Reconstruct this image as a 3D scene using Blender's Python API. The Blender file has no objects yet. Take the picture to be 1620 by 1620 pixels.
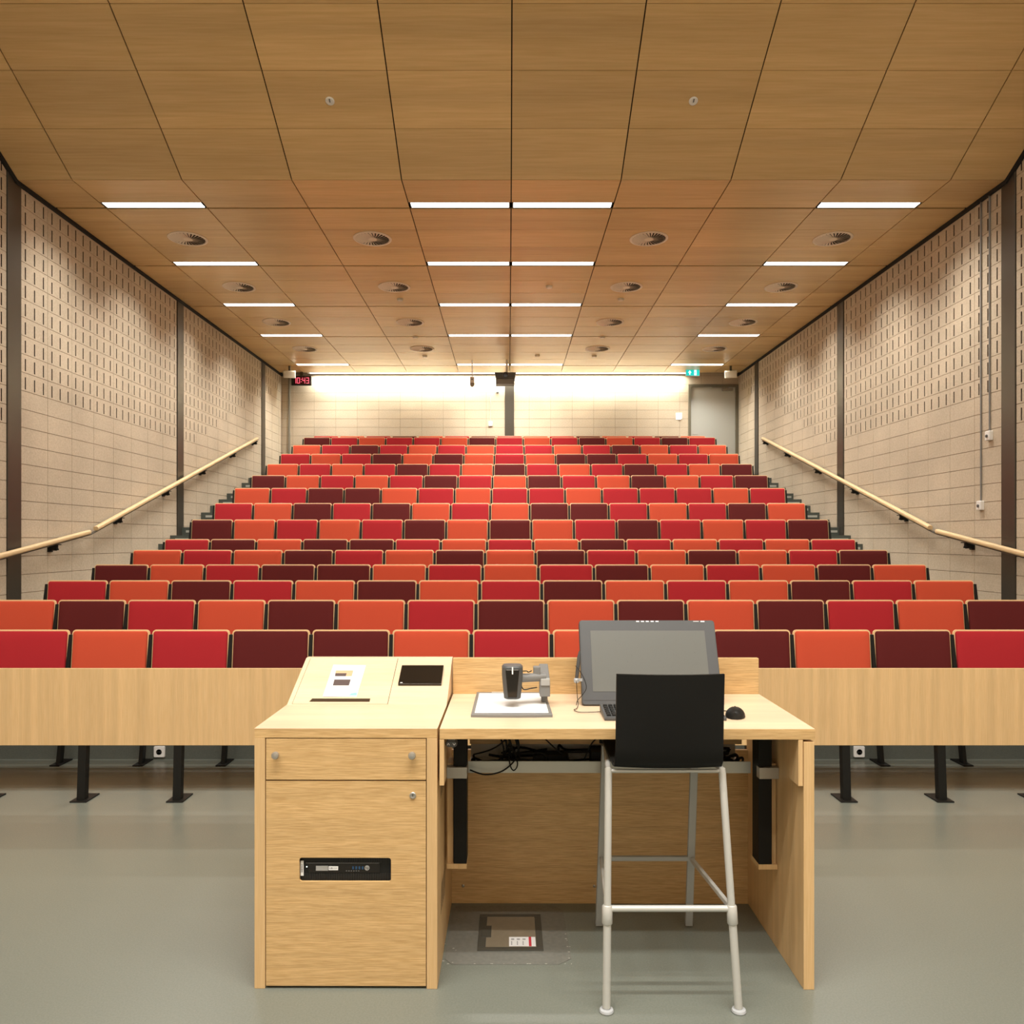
import bpy, bmesh, math, random
from mathutils import Vector, Matrix
random.seed(7)
C = bpy.context.scene.collection
PI = math.pi
HC = 1.55; F = 1244.0; CX = 804.5; CY = 855.0      # eye height and lens of the photograph
RX = 0.03                                             # middle of the room
WL, WR = -5.28, 5.34                                  # side walls
ZC = HC + 3.85                                        # flat ceiling height
YB = 18.29                                            # rear wall

# ------------------------------------------------------------------ materials
def nt(name):
    m = bpy.data.materials.new(name); m.use_nodes = True
    t = m.node_tree; b = t.nodes['Principled BSDF']
    return m, t, b
def lk(t, a, b): t.links.new(a, b)
def plain(name, col, rough=.5, metal=0, spec=.5, bump=0, bscale=200, emit=None, es=0):
    m, t, b = nt(name)
    b.inputs['Base Color'].default_value = (*col, 1); b.inputs['Roughness'].default_value = rough
    b.inputs['Metallic'].default_value = metal; b.inputs['Specular IOR Level'].default_value = spec
    if emit: b.inputs['Emission Color'].default_value = (*emit, 1); b.inputs['Emission Strength'].default_value = es
    tc = t.nodes.new('ShaderNodeTexCoord'); n = t.nodes.new('ShaderNodeTexNoise')
    n.inputs['Scale'].default_value = bscale; n.inputs['Detail'].default_value = 3
    lk(t, tc.outputs['Object'], n.inputs['Vector'])
    r = t.nodes.new('ShaderNodeMapRange'); r.inputs['To Min'].default_value = max(0, rough-.06); r.inputs['To Max'].default_value = min(1, rough+.06)
    lk(t, n.outputs['Fac'], r.inputs['Value']); lk(t, r.outputs['Result'], b.inputs['Roughness'])
    if bump:
        bp = t.nodes.new('ShaderNodeBump'); bp.inputs['Strength'].default_value = bump; bp.inputs['Distance'].default_value = .002
        lk(t, n.outputs['Fac'], bp.inputs['Height']); lk(t, bp.outputs['Normal'], b.inputs['Normal'])
    return m
def wood(name, light, dark, scale, rough=.45, panel=None, spec=.4, lo=.35, hi=.62):
    m, t, b = nt(name)
    tc = t.nodes.new('ShaderNodeTexCoord'); mp = t.nodes.new('ShaderNodeMapping'); mp.inputs['Scale'].default_value = scale
    lk(t, tc.outputs['Object'], mp.inputs['Vector'])
    n = t.nodes.new('ShaderNodeTexNoise'); n.inputs['Scale'].default_value = 1; n.inputs['Detail'].default_value = 4; n.inputs['Roughness'].default_value = .6
    lk(t, mp.outputs['Vector'], n.inputs['Vector'])
    r = t.nodes.new('ShaderNodeMapRange'); r.inputs['From Min'].default_value = lo; r.inputs['From Max'].default_value = hi
    lk(t, n.outputs['Fac'], r.inputs['Value'])
    mx = t.nodes.new('ShaderNodeMix'); mx.data_type = 'RGBA'
    mx.inputs['A'].default_value = (*dark, 1); mx.inputs['B'].default_value = (*light, 1)
    lk(t, r.outputs['Result'], mx.inputs['Factor'])
    n2 = t.nodes.new('ShaderNodeTexNoise'); n2.inputs['Scale'].default_value = 1; n2.inputs['Detail'].default_value = 2
    mp2 = t.nodes.new('ShaderNodeMapping'); mp2.inputs['Scale'].default_value = tuple(s*.09 for s in scale)
    lk(t, tc.outputs['Object'], mp2.inputs['Vector']); lk(t, mp2.outputs['Vector'], n2.inputs['Vector'])
    r2 = t.nodes.new('ShaderNodeMapRange'); r2.inputs['From Min'].default_value = .3; r2.inputs['From Max'].default_value = .7
    r2.inputs['To Min'].default_value = .9; r2.inputs['To Max'].default_value = 1.06
    lk(t, n2.outputs['Fac'], r2.inputs['Value'])
    fac = r2.outputs['Result']
    if panel:                                        # tone differs a little from panel to panel
        wn = t.nodes.new('ShaderNodeAttribute'); wn.attribute_name = 'tone'
        r3 = t.nodes.new('ShaderNodeMapRange'); r3.inputs['To Min'].default_value = .9; r3.inputs['To Max'].default_value = 1.08
        lk(t, wn.outputs['Fac'], r3.inputs['Value'])
        ml = t.nodes.new('ShaderNodeMath'); ml.operation = 'MULTIPLY'; lk(t, fac, ml.inputs[0]); lk(t, r3.outputs['Result'], ml.inputs[1]); fac = ml.outputs[0]
    vm = t.nodes.new('ShaderNodeVectorMath'); vm.operation = 'SCALE'
    lk(t, mx.outputs['Result'], vm.inputs[0]); lk(t, fac, vm.inputs['Scale']); lk(t, vm.outputs[0], b.inputs['Base Color'])
    b.inputs['Roughness'].default_value = rough; b.inputs['Specular IOR Level'].default_value = spec
    bp = t.nodes.new('ShaderNodeBump'); bp.inputs['Strength'].default_value = .15; bp.inputs['Distance'].default_value = .0006
    lk(t, n.outputs['Fac'], bp.inputs['Height']); lk(t, bp.outputs['Normal'], b.inputs['Normal'])
    return m
def mottled(name, c1, c2, scale, rough, bump=.2, bd=.002, spec=.5, detail=5, second=None):
    m, t, b = nt(name)
    tc = t.nodes.new('ShaderNodeTexCoord'); n = t.nodes.new('ShaderNodeTexNoise'); n.inputs['Scale'].default_value = scale; n.inputs['Detail'].default_value = detail
    lk(t, tc.outputs['Object'], n.inputs['Vector'])
    r = t.nodes.new('ShaderNodeMapRange'); r.inputs['From Min'].default_value = .3; r.inputs['From Max'].default_value = .7; lk(t, n.outputs['Fac'], r.inputs['Value'])
    mx = t.nodes.new('ShaderNodeMix'); mx.data_type = 'RGBA'; mx.inputs['A'].default_value = (*c1, 1); mx.inputs['B'].default_value = (*c2, 1)
    lk(t, r.outputs['Result'], mx.inputs['Factor']); out = mx.outputs['Result']
    if second:
        n2 = t.nodes.new('ShaderNodeTexNoise'); n2.inputs['Scale'].default_value = second[0]; n2.inputs['Detail'].default_value = 2
        lk(t, tc.outputs['Object'], n2.inputs['Vector'])
        r2 = t.nodes.new('ShaderNodeMapRange'); r2.inputs['From Min'].default_value = .3; r2.inputs['From Max'].default_value = .7
        r2.inputs['To Min'].default_value = second[1]; r2.inputs['To Max'].default_value = second[2]; lk(t, n2.outputs['Fac'], r2.inputs['Value'])
        vm = t.nodes.new('ShaderNodeVectorMath'); vm.operation = 'SCALE'; lk(t, out, vm.inputs[0]); lk(t, r2.outputs['Result'], vm.inputs['Scale']); out = vm.outputs[0]
    lk(t, out, b.inputs['Base Color']); b.inputs['Roughness'].default_value = rough; b.inputs['Specular IOR Level'].default_value = spec
    bp = t.nodes.new('ShaderNodeBump'); bp.inputs['Strength'].default_value = bump; bp.inputs['Distance'].default_value = bd
    lk(t, n.outputs['Fac'], bp.inputs['Height']); lk(t, bp.outputs['Normal'], b.inputs['Normal'])
    return m
BE, BD = (.68, .455, .215), (.52, .325, .135)
M = dict(
 oak_h=wood('oak_horizontal_grain', BE, BD, (12, 200, 400), lo=.40, hi=.60),
 oak_v=wood('oak_vertical_grain', (.69,.47,.24), (.63,.41,.19), (300, 300, 7)),
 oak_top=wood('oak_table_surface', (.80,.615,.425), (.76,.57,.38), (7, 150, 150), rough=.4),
 oak_edge=plain('light_wood_edging', (.72,.49,.26), .45),
 rail=wood('handrail_wood', (.76,.57,.33), (.68,.48,.25), (120, 6, 120)),
 ceil=wood('ceiling_veneer', (.74,.52,.255), (.64,.435,.19), (1.6, 42, 42), rough=.27, panel=True, spec=.55, lo=.3, hi=.7),
 block=mottled('concrete_block', (.47,.39,.285), (.57,.48,.36), 55, .85, .5, .003, second=(1.3, .9, 1.08)),
 mortar=mottled('mortar', (.25,.19,.13), (.30,.23,.16), 90, .9),
 slot=plain('dark_slot', (.06,.042,.028), .9),
 steel=plain('brown_grey_steel', (.085,.074,.058), .35, .5, bscale=3),
 steel2=plain('grey_steel', (.24,.22,.18), .45, .3, bscale=3),
 black=plain('black_void', (.012,.010,.008), .9),
 floor=mottled('grey_green_linoleum', (.150,.165,.140), (.190,.205,.177), 160, .31, .06, .0006, second=(.55, .93, 1.05)),
 tier=mottled('dark_grey_tier_floor', (.08,.088,.075), (.10,.108,.092), 120, .5, .05),
 tread=mottled('dark_green_grey_tread', (.055,.065,.055), (.075,.085,.07), 120, .55, .05),
 nosing=plain('pale_nosing_strip', (.42,.42,.37), .5),
 white=plain('white_plastic', (.78,.77,.74), .4), cream=plain('cream_plastic', (.66,.60,.48), .5),
 paper=plain('white_paper', (.86,.87,.88), .8),
 blk=plain('black_plastic', (.012,.012,.0115), .45, spec=.3, bump=.1, bscale=500), seatblk=plain('stool_black_shell', (.010,.0098,.009), .55, spec=.15, bump=.15, bscale=700),
 blkm=plain('black_powder_coat', (.010,.0095,.008), .55, spec=.2), glossb=plain('glossy_black', (.012,.009,.007), .12),
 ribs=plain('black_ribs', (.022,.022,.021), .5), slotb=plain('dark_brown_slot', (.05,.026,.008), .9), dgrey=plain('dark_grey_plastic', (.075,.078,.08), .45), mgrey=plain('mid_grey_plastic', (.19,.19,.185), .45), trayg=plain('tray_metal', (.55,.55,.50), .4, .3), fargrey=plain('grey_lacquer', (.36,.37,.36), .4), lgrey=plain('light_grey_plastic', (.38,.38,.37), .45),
 bezel=plain('grey_bezel', (.065,.068,.072), .42),
 silver=plain('silver_lacquer', (.56,.56,.53), .35, .25), alu=plain('brushed_aluminium', (.46,.44,.40), .38, .7), chrome=plain('chrome', (.7,.68,.64), .2, 1),
 screen=plain('matte_screen_glass', (.125,.13,.12), .3, spec=.6),
 vent=plain('vent_enamel', (.80,.68,.55), .45), ventd=plain('vent_shade', (.045,.033,.022), .8),
 lamp=plain('lamp_diffuser', (.9,.9,.88), .5, emit=(1, .95, .88), es=5),
 cove=plain('cove_diffuser', (.9,.9,.88), .5, emit=(1, .95, .84), es=5),
 red_led=plain('red_digits', (.5,.02,.04), .4, emit=(1,.13,.20), es=1.6), red_face=plain('red_clock_face', (.09,.006,.010), .25),
 teal=plain('teal_sign_face', (.0,.42,.40), .4, emit=(0,.55,.52), es=1.0), signw=plain('sign_white', (.9,.95,.95), .4, emit=(.9,1,1), es=1.3),
 doorg=plain('grey_green_door', (.44,.445,.40), .5), framed=plain('grey_door_frame', (.14,.125,.085), .5),
 O=mottled('orange_fabric', (.55,.072,.033), (.60,.083,.039), 700, .85, .25, .0008, spec=.25),
 R=mottled('red_fabric', (.39,.017,.024), (.43,.021,.029), 700, .85, .25, .0008, spec=.25),
 M=mottled('maroon_fabric', (.098,.010,.010), (.115,.0125,.0125), 700, .85, .25, .0008, spec=.25),
 edge=plain('beech_edge', (.78,.52,.27), .45), patch=mottled('grey_floor_patch', (.155,.158,.140), (.19,.19,.168), 60, .45, .05),
 boxlid=mottled('beige_box_lid', (.22,.185,.13), (.25,.21,.15), 30, .5), boxfr=plain('dark_box_frame', (.07,.068,.055), .5),
 redp=plain('red_print', (.62,.04,.06), .7), socketg=plain('socket_recess', (.36,.35,.33), .5), greyp=plain('grey_print', (.42,.42,.43), .8), brownp=plain('dark_brown_print', (.10,.07,.065), .8),
 orangep=plain('orange_print', (.75,.42,.25), .8), tealp=plain('teal_print', (.28,.66,.57), .8), inkp=plain('black_print', (.03,.03,.03), .8), bluep=plain('blue_port', (.02,.07,.16), .5),
 clear=plain('frosted_glide', (.42,.44,.46), .3), hall=plain('pale_plaster', (.55,.50,.42), .8),
)

# ------------------------------------------------------------------ mesh building
def setp(o, label=None, cat=None, group=None, kind=None):
    if label: o['label'] = label
    if cat: o['category'] = cat
    if group: o['group'] = group
    if kind: o['kind'] = kind
    return o
def empty(name, loc, label, cat, group=None, rz=0):
    o = bpy.data.objects.new(name, None); C.objects.link(o); o.location = loc; o.rotation_euler = (0, 0, rz); o.empty_display_size = .1
    return setp(o, label, cat, group)
def rrect(w, h, r, n=4):
    pts = []
    for cx, cy, a0 in ((w/2-r, h/2-r, 0), (-w/2+r, h/2-r, 90), (-w/2+r, -h/2+r, 180), (w/2-r, -h/2+r, 270)):
        for i in range(n+1):
            a = math.radians(a0+90*i/n); pts.append((cx+r*math.cos(a), cy+r*math.sin(a)))
    return pts
class MB:
    def __init__(s): s.v = []; s.f = []; s.m = []
    def quad(s, pts, m=0):
        k = len(s.v); s.v += [tuple(p) for p in pts]; s.f.append(tuple(range(k, k+len(pts)))); s.m.append(m)
    def box(s, x0, x1, y0, y1, z0, z1, m=0, T=None):
        P = [(x0,y0,z0),(x1,y0,z0),(x1,y1,z0),(x0,y1,z0),(x0,y0,z1),(x1,y0,z1),(x1,y1,z1),(x0,y1,z1)]
        if T: P = [tuple(T @ Vector(p)) for p in P]
        k = len(s.v); s.v += P
        for f in ((3,2,1,0),(4,5,6,7),(0,1,5,4),(1,2,6,5),(2,3,7,6),(3,0,4,7)): s.f.append(tuple(k+i for i in f)); s.m.append(m)
        return s
    def hexa(s, P, m=0):
        k = len(s.v); s.v += [tuple(p) for p in P]
        for f in ((3,2,1,0),(4,5,6,7),(0,1,5,4),(1,2,6,5),(2,3,7,6),(3,0,4,7)): s.f.append(tuple(k+i for i in f)); s.m.append(m)
        return s
    def loops(s, L, m=0, c0=True, c1=True, close=True):
        k = len(s.v); n = len(L[0])
        for l in L: s.v += [tuple(p) for p in l]
        for a in range(len(L)-1):
            for i in range(n if close else n-1):
                j = (i+1) % n
                s.f.append((k+a*n+i, k+a*n+j, k+(a+1)*n+j, k+(a+1)*n+i)); s.m.append(m)
        if c0: s.f.append(tuple(k+i for i in reversed(range(n)))); s.m.append(m)
        if c1: s.f.append(tuple(k+(len(L)-1)*n+i for i in range(n))); s.m.append(m)
        return s
    def plate(s, w, h, r, prof, T, m=0, n=4):
        """rounded plate in local XZ; prof = list of (inset, y)"""
        L = []
        for ins, y in prof:
            L.append([tuple(T @ Vector((px, y, pz))) for px, pz in rrect(w-2*ins, h-2*ins, max(r-ins, .001), n)])
        return s.loops(L, m)
    def tube(s, pts, r, n=10, m=0, cross=None, caps=True):
        pts = [Vector(p) for p in pts]; L = []; up = Vector((0, 0, 1))
        for i, p in enumerate(pts):
            d = (pts[min(i+1, len(pts)-1)]-pts[max(i-1, 0)]).normalized()
            a = d.cross(up)
            if a.length < .05: a = d.cross(Vector((0, 1, 0)))
            a.normalize(); b = a.cross(d).normalized()
            if b.z < 0 and abs(d.z) < .9: b = -b; a = -a
            rr = r[i] if isinstance(r, (list, tuple)) else r
            if cross: L.append([p+a*cx+b*cy for cx, cy in cross])
            else: L.append([p+(a*math.cos(2*PI*j/n)+b*math.sin(2*PI*j/n))*rr for j in range(n)])
        return s.loops(L, m, caps, caps)
    def lathe(s, prof, c, axis='z', n=24, m=0, T=None):
        L = []
        for r, h in prof:
            l = []
            for j in range(n):
                a = 2*PI*j/n; x, y = r*math.cos(a), r*math.sin(a)
                p = Vector((x, y, h) if axis == 'z' else ((x, h, y) if axis == 'y' else (h, x, y)))
                if T: p = T @ p
                l.append(tuple(p+Vector(c)))
            L.append(l)
        return s.loops(L, m)
    def holed(s, outer, inner, f3, d, m=0):
        """flat plate with one hole: outer and inner are 2D loops of equal length order; f3 maps (u,v,depth)"""
        for a in range(2):
            pass
        n = len(outer)
        O0 = [f3(u, v, 0) for u, v in outer]; I0 = [f3(u, v, 0) for u, v in inner]
        O1 = [f3(u, v, d) for u, v in outer]; I1 = [f3(u, v, d) for u, v in inner]
        return s.loops([O0, I0, I1, O1, O0], m, False, False)
    def text(s, txt, size, T, m=0, depth=.0):
        cu = bpy.data.curves.new('t', 'FONT'); cu.body = txt; cu.size = size; cu.align_x = 'CENTER'; cu.align_y = 'CENTER'; cu.resolution_u = 3
        o = bpy.data.objects.new('t', cu); C.objects.link(o)
        me = bpy.data.meshes.new_from_object(o.evaluated_get(bpy.context.evaluated_depsgraph_get()))
        k = len(s.v); s.v += [tuple(T @ v.co) for v in me.vertices]
        for p in me.polygons: s.f.append(tuple(k+i for i in p.vertices)); s.m.append(m)
        bpy.data.objects.remove(o); bpy.data.curves.remove(cu); bpy.data.meshes.remove(me)
        return s
    def build(s, name, mats, parent=None, base=None, smooth=False, bevel=0, loc=None, fix=True):
        if not isinstance(mats, (list, tuple)): mats = [mats]
        me = bpy.data.meshes.new(name)
        v = s.v
        if base is not None: v = [(a-base[0], b-base[1], c-base[2]) for a, b, c in v]
        me.from_pydata(v, [], s.f)
        for mt in mats: me.materials.append(M[mt] if isinstance(mt, str) else mt)
        me.polygons.foreach_set('material_index', s.m)
        if fix:
            bm = bmesh.new(); bm.from_mesh(me); bmesh.ops.recalc_face_normals(bm, faces=bm.faces); bm.to_mesh(me); bm.free()
        if smooth:
            me.polygons.foreach_set('use_smooth', [True]*len(me.polygons))
            me.set_sharp_from_angle(angle=math.radians(smooth if smooth is not True else 40))
        me.update()
        o = bpy.data.objects.new(name, me); C.objects.link(o)
        if parent: o.parent = parent
        if loc is not None: o.location = loc
        elif base is not None and not parent: o.location = base
        if bevel:
            b = o.modifiers.new('bevel', 'BEVEL'); b.width = bevel; b.segments = 2; b.limit_method = 'ANGLE'; b.angle_limit = math.radians(50)
        return o
def B(*a, **k): return MB().box(*a, **k)
def dup(o, loc=None, parent=None):
    c = o.copy(); C.objects.link(c)
    if parent: c.parent = parent
    if loc is not None: c.location = loc
    for ch in list(o.children): dup(ch, None, c)
    return c
def struct(o): o['kind'] = 'structure'; return o
def area(name, loc, sx, sy, power, col, rot, parent=None, spread=PI):
    l = bpy.data.lights.new(name, 'AREA'); l.shape = 'RECTANGLE'; l.size = sx; l.size_y = sy; l.energy = power; l.color = col; l.spread = spread
    o = bpy.data.objects.new(name, l); C.objects.link(o); o.location = loc; o.rotation_euler = rot
    if parent: o.parent = parent
    return o
W_LIGHT = (1, .965, .895)
def px(x, y, d):                                     # a point on the photograph at distance d from the lens
    return ((x-CX)*d/F, d, HC+(CY-y)*d/F)

# ------------------------------------------------------------------ rows
NR = 15
ROWY = [5.60+.823*k for k in range(NR)]
TOP = [.915, 1.065, 1.183, 1.3035, 1.443, 1.566, 1.83, 2.089, 2.363, 2.627, 2.895, 3.163, 3.429, 3.686, 3.825]
FLR = [0]+[t-.865 for t in TOP[1:]]
PITCH = .57; SX = .02
COL = ["MROR MMOR ORMO MRO", "OMRO MORM OMOM ROM", "ROMR OMOR MORO MRO", "MORM MORO RMOR OMO", "OROM ROMO MROM ORM",
       "RMOM MROR OMRO ROR", "MORO RMOM ORMR ORM", "ROMR MORO MMRO RMO", "ORMM OROR RORR ROR", "MORO RMRO MROM ORM",
       "OROR MROM RORM ROM", "RORM OMOR OMMR ORO", "ORMR OROR RORM ORO", "MROR ROMR ORMO RMR", "RORM ORMR ORMO RMO"]
COL = [c.replace(' ', '') for c in COL]

# ------------------------------------------------------------------ room shell
struct(MB().box(-5.6, 5.66, -3.6, ROWY[0]-.03, -.1, 0).build('floor', 'floor'))
t = MB()                                             # seating tiers: one slab per row
for k in range(1, NR):
    y0 = ROWY[k-1]-.03; y1 = (ROWY[k]-.03) if k < NR-1 else YB
    t.box(-4.3, 4.34, y0, y1, (FLR[k-1]-.05 if k > 1 else -.1), FLR[k])
t.box(WL-.2, -4.3, ROWY[14]-.33, YB, FLR[14]-.3, FLR[14]); t.box(4.34, WR+.2, ROWY[14]-.33, YB, FLR[14]-.3, FLR[14])
struct(t.build('floor_tiers', 'tier'))
for side, x0, x1 in (('left', WL-.02, -4.3), ('right', 4.34, WR+.02)):
    t = MB(); lev = []
    for k in range(1, NR):
        if k >= 6 and k < 14: lev.append((ROWY[k]-.74, FLR[k]-.133))
        lev.append((ROWY[k]-.33, FLR[k]))
    lev.append((YB, None)); z0 = 0
    for i in range(len(lev)-1):
        y, z = lev[i]; yn = lev[i+1][0]
        t.box(x0, x1, y, yn, (lev[i-1][1]-.05 if i else -.1), z, 0)
        zm = (z0+z)/2
        t.box(x0+.10, x1-.06, y-.004, y+.01, zm-.018, zm+.018, 1); z0 = z
    t.box(x0, x1, ROWY[0]-.03, lev[0][0], -.1, 0, 0)
    struct(t.build('stairs_'+side, ['tread', 'nosing']))

def wall_blocks(side):
    X = WL if side == 'left' else WR; s = 1 if side == 'left' else -1     # s: into the room
    mb = MB(); J = .003; D = .006
    cols = []                                                             # (y0,y1,bay)
    y = 4.26+.26-.5*0
    bays = [(4.26, 8.27, 0), (8.51, 12.51, 1), (12.77, 16.79, 2), (17.05, YB, 3)]
    for a, b, n in bays:
        yy = b
        if n == 3:
            yy = a
            while yy < b-.01: cols.append((yy, min(yy+.5, b), n, a, b)); yy += .5
        else:
            while yy > a+.01: cols.append((max(yy-.5, a), yy, n, a, b)); yy -= .5
    for y0, y1, n, a, b in cols:
        base = 3.18 if n else 2.78
        if n == 2: base = 3.18+.2*int((y0-12.77+.05)/.5)
        if n == 3: base = 3.18+.2*(8+int((y0-17.05+.05)/.5))
        for r in range(-1, 45):
            z0 = -.02+.2*r; z1 = z0+.2
            top = ZC+.03 if y0 > 8.3 else ZC+.03+.548*(8.4-y0)
            if z0 > top: break
            u0, u1, v0, v1 = y0+J, y1-J, z0+J, z1-J
            Y = lambda u, v, d: (X+s*d, u, v)
            slots = z0 > base-.01
            if n and y1-y0 < .3: slots = slots and n != 1
            us = [u0]; 
            if slots:
                L = .5
                st = y0 if n == 3 else y1-.5
                for q in (1, 3, 5):
                    c = st+L*q/6
                    if c-.011 > u0+.01 and c+.011 < u1-.01: us += [c-.010, c+.010]
            us.append(u1); sv0, sv1 = v0+.016, v0+.150
            for i in range(len(us)-1):
                if i % 2 == 0 or len(us) == 2: mb.quad([Y(us[i], v0, 0), Y(us[i+1], v0, 0), Y(us[i+1], v1, 0), Y(us[i], v1, 0)], 0)
                else:
                    p, q = us[i], us[i+1]
                    mb.quad([Y(p, v0, 0), Y(q, v0, 0), Y(q, sv0, 0), Y(p, sv0, 0)], 0)
                    mb.quad([Y(p, sv1, 0), Y(q, sv1, 0), Y(q, v1, 0), Y(p, v1, 0)], 0)
                    ring = [(p, sv0), (q, sv0), (q, sv1), (p, sv1)]
                    for e in range(4):
                        g, h = ring[e], ring[(e+1) % 4]
                        mb.quad([Y(*g, 0), Y(*h, 0), Y(*h, -.05), Y(*g, -.05)], 2)
                    mb.quad([Y(*ring[0], -.05), Y(*ring[1], -.05), Y(*ring[2], -.05), Y(*ring[3], -.05)], 2)
            ring = [(u0, v0), (u1, v0), (u1, v1), (u0, v1)]
            for e in range(4):
                g, h = ring[e], ring[(e+1) % 4]; mb.quad([Y(*g, 0), Y(*h, 0), Y(*h, -D), Y(*g, -D)], 0)
            # mortar behind the joints (four thin strips round the block, so that slots stay open)
            for (p, q, e, f) in ((y0, y1, z0, v0+.001), (y0, y1, v1-.001, z1), (y0, u0+.001, z0, z1), (u1-.001, y1, z0, z1)):
                mb.quad([Y(p, e, -D), Y(q, e, -D), Y(q, f, -D), Y(p, f, -D)], 1)
    # solid wall behind and the plain part beside the stage
    xo = X-s*.30; xa, xb = sorted((xo, X-s*.06))
    mb.box(xa, xb, -3.6, YB+.2, -.2, 8.2, 1)
    xa, xb = sorted((xo, X)); mb.box(xa, xb, -3.6, 4.26, -.2, 8.2, 0)
    return struct(mb.build('wall_'+side, ['block', 'mortar', 'slot'], fix=False))
wall_blocks('left'); wall_blocks('right')
n = 0
for side, X, s in (('left', WL, 1), ('right', WR, -1)):
    for yc in (8.39, 12.64, 16.92):
        xa, xb = sorted((X-s*.058, X+s*.012)); zt = ZC+(.10 if yc > 9 else .10)
        n += 1
        struct(MB().box(xa, xb, yc-.115, yc+.115, -.05, zt).build('trim_%d' % n, 'steel', bevel=.003))
        setp(bpy.data.objects['trim_%d' % n], 'steel column set into the %s block wall' % side)

# rear wall of stacked blocks
mb = MB(); J = .003
dx0, dx1, dz1 = 4.19, 5.34, 5.17                     # door opening
xs = [WL]
x = -5.02
while x < WR: xs.append(x); x += .5
xs.append(WR)
for i in range(len(xs)-1):
    for r in range(12, 28):
        z0 = -.02+.2*r; z1 = z0+.2
        a, b = xs[i], xs[i+1]
        if z1 <= dz1+.05:
            if a >= dx0: continue
            b = min(b, dx0)
        a += J; b -= J
        mb.quad([(a, YB, z0+J), (b, YB, z0+J), (b, YB, z1-J), (a, YB, z1-J)], 0)
        ring = [(a, z0+J), (b, z0+J), (b, z1-J), (a, z1-J)]
        for e in range(4):
            g, h = ring[e], ring[(e+1) % 4]; mb.quad([(g[0], YB, g[1]), (h[0], YB, h[1]), (h[0], YB+.005, h[1]), (g[0], YB+.005, g[1])], 0)
mb.box(-5.6, dx0, YB+.005, YB+.25, 2, ZC+.3, 1); mb.box(dx0, 5.66, YB+.005, YB+.25, dz1-.02, ZC+.3, 1)
mb.box(-5.6, 5.66, YB+.25, YB+.3, 2, ZC+.3, 1)
struct(mb.build('wall_back', ['block', 'mortar'], fix=False))
struct(MB().box(-5.6, 5.66, -3.7, -3.6, -.2, 8.2).build('wall_front', 'hall'))
struct(MB().box(-.085, .128, YB-.03, YB+.02, 2.9, ZC+.05).build('trim_7', 'steel', bevel=.003))
struct(MB().box(-5.115, -5.075, YB-.05, YB+.02, 2.9, ZC+.02).build('trim_8', 'steel2', bevel=.003))
# door
d = struct(MB().box(4.235, 5.27, YB-.02, YB+.03, FLR[14]+.005, 5.115).build('door_1', 'doorg', bevel=.003))
fr = MB(); fr.box(4.18, 4.235, YB-.05, YB+.05, FLR[14], 5.115); fr.box(5.27, 5.335, YB-.05, YB+.05, FLR[14], 5.115); fr.box(4.18, 5.335, YB-.05, YB+.05, 5.115, 5.165)
fr.build('door_frame', 'framed', d)
cl = MB(); cl.box(4.95, 5.2, YB-.09, YB-.02, 5.02, 5.08); cl.box(4.72, 5.10, YB-.075, YB-.055, 5.088, 5.102); cl.box(5.02, 5.06, YB-.08, YB-.05, 5.075, 5.10)
cl.build('door_closer', 'steel2', d, bevel=.003)
for z in (4.88, 4.12, 3.2): B(5.255, 5.275, YB-.035, YB-.018, z, z+.10).build('hinge', 'alu', d)
B(4.27, 4.39, YB-.07, YB-.045, 4.0, 4.02).build('door_handle', 'alu', d, bevel=.004)

# ------------------------------------------------------------------ ceiling
PW = 1.173
xb = [WL+.035]+[RX+PW*i for i in range(-4, 5)]+[WR-.035]
JT = [9.13, 11.04, 12.95, 14.87, 17.33]
mb = MB(); g = .006
LITE = (-4, -1, 0, 3)
def panel(x0, x1, y0, y1, z0=None, z1=None):
    if z0 is None: mb.box(x0+g, x1-g, y0, y1, ZC, ZC+.018, 0)
    else:
        mb.hexa([(x0+g, y0, z0), (x1-g, y0, z0), (x1-g, y1, z1), (x0+g, y1, z1), (x0+g, y0, z0+.018), (x1-g, y0, z0+.018), (x1-g, y1, z1+.018), (x0+g, y1, z1+.018)], 0)
ends = [8.40]
for i in range(len(xb)-1):
    lit = (i-5) in LITE
    segs = []
    y = 8.40
    for j, jt in enumerate(JT):
        if j == 0: cuts = [8.40]
        elif j < 4: p = JT[j-1]; cuts = [p, p+.61, p+1.19]
        else: p = JT[3]; cuts = [p, p+.61, p+1.23, p+1.84]
        for q in range(len(cuts)):
            a = cuts[q]+.0035; b = (cuts[q+1]-.0035) if q+1 < len(cuts) else jt-(.175 if lit else .035)
            panel(xb[i], xb[i+1], a, b)
    panel(xb[i], xb[i+1], JT[4], 18.02)
    yy = 8.40
    for q in range(7):
        y1 = yy-.0045; y0 = yy-.51+.0045
        panel(xb[i], xb[i+1], y0, y1, ZC+.548*(8.4-y0), ZC+.548*(8.4-y1)); yy -= .51
ys = 8.40-.51*7; zs = ZC+.548*(8.4-ys)
for i in range(len(xb)-1):
    yy = ys
    while yy > -3.5:
        panel(xb[i], xb[i+1], max(yy-.6, -3.6), yy-.004, zs, zs); yy -= .6
# dark void above the panels
mb.box(-5.6, 5.66, 8.4, YB+.1, ZC+.13, ZC+.15, 1)
mb.hexa([(-5.6, ys, zs+.08), (5.66, ys, zs+.08), (5.66, 8.4, ZC+.08), (-5.6, 8.4, ZC+.08), (-5.6, ys, zs+.1), (5.66, ys, zs+.1), (5.66, 8.4, ZC+.15), (-5.6, 8.4, ZC+.15)], 1)
mb.box(-5.6, 5.66, -3.7, ys, zs+.08, zs+.1, 1)
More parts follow.
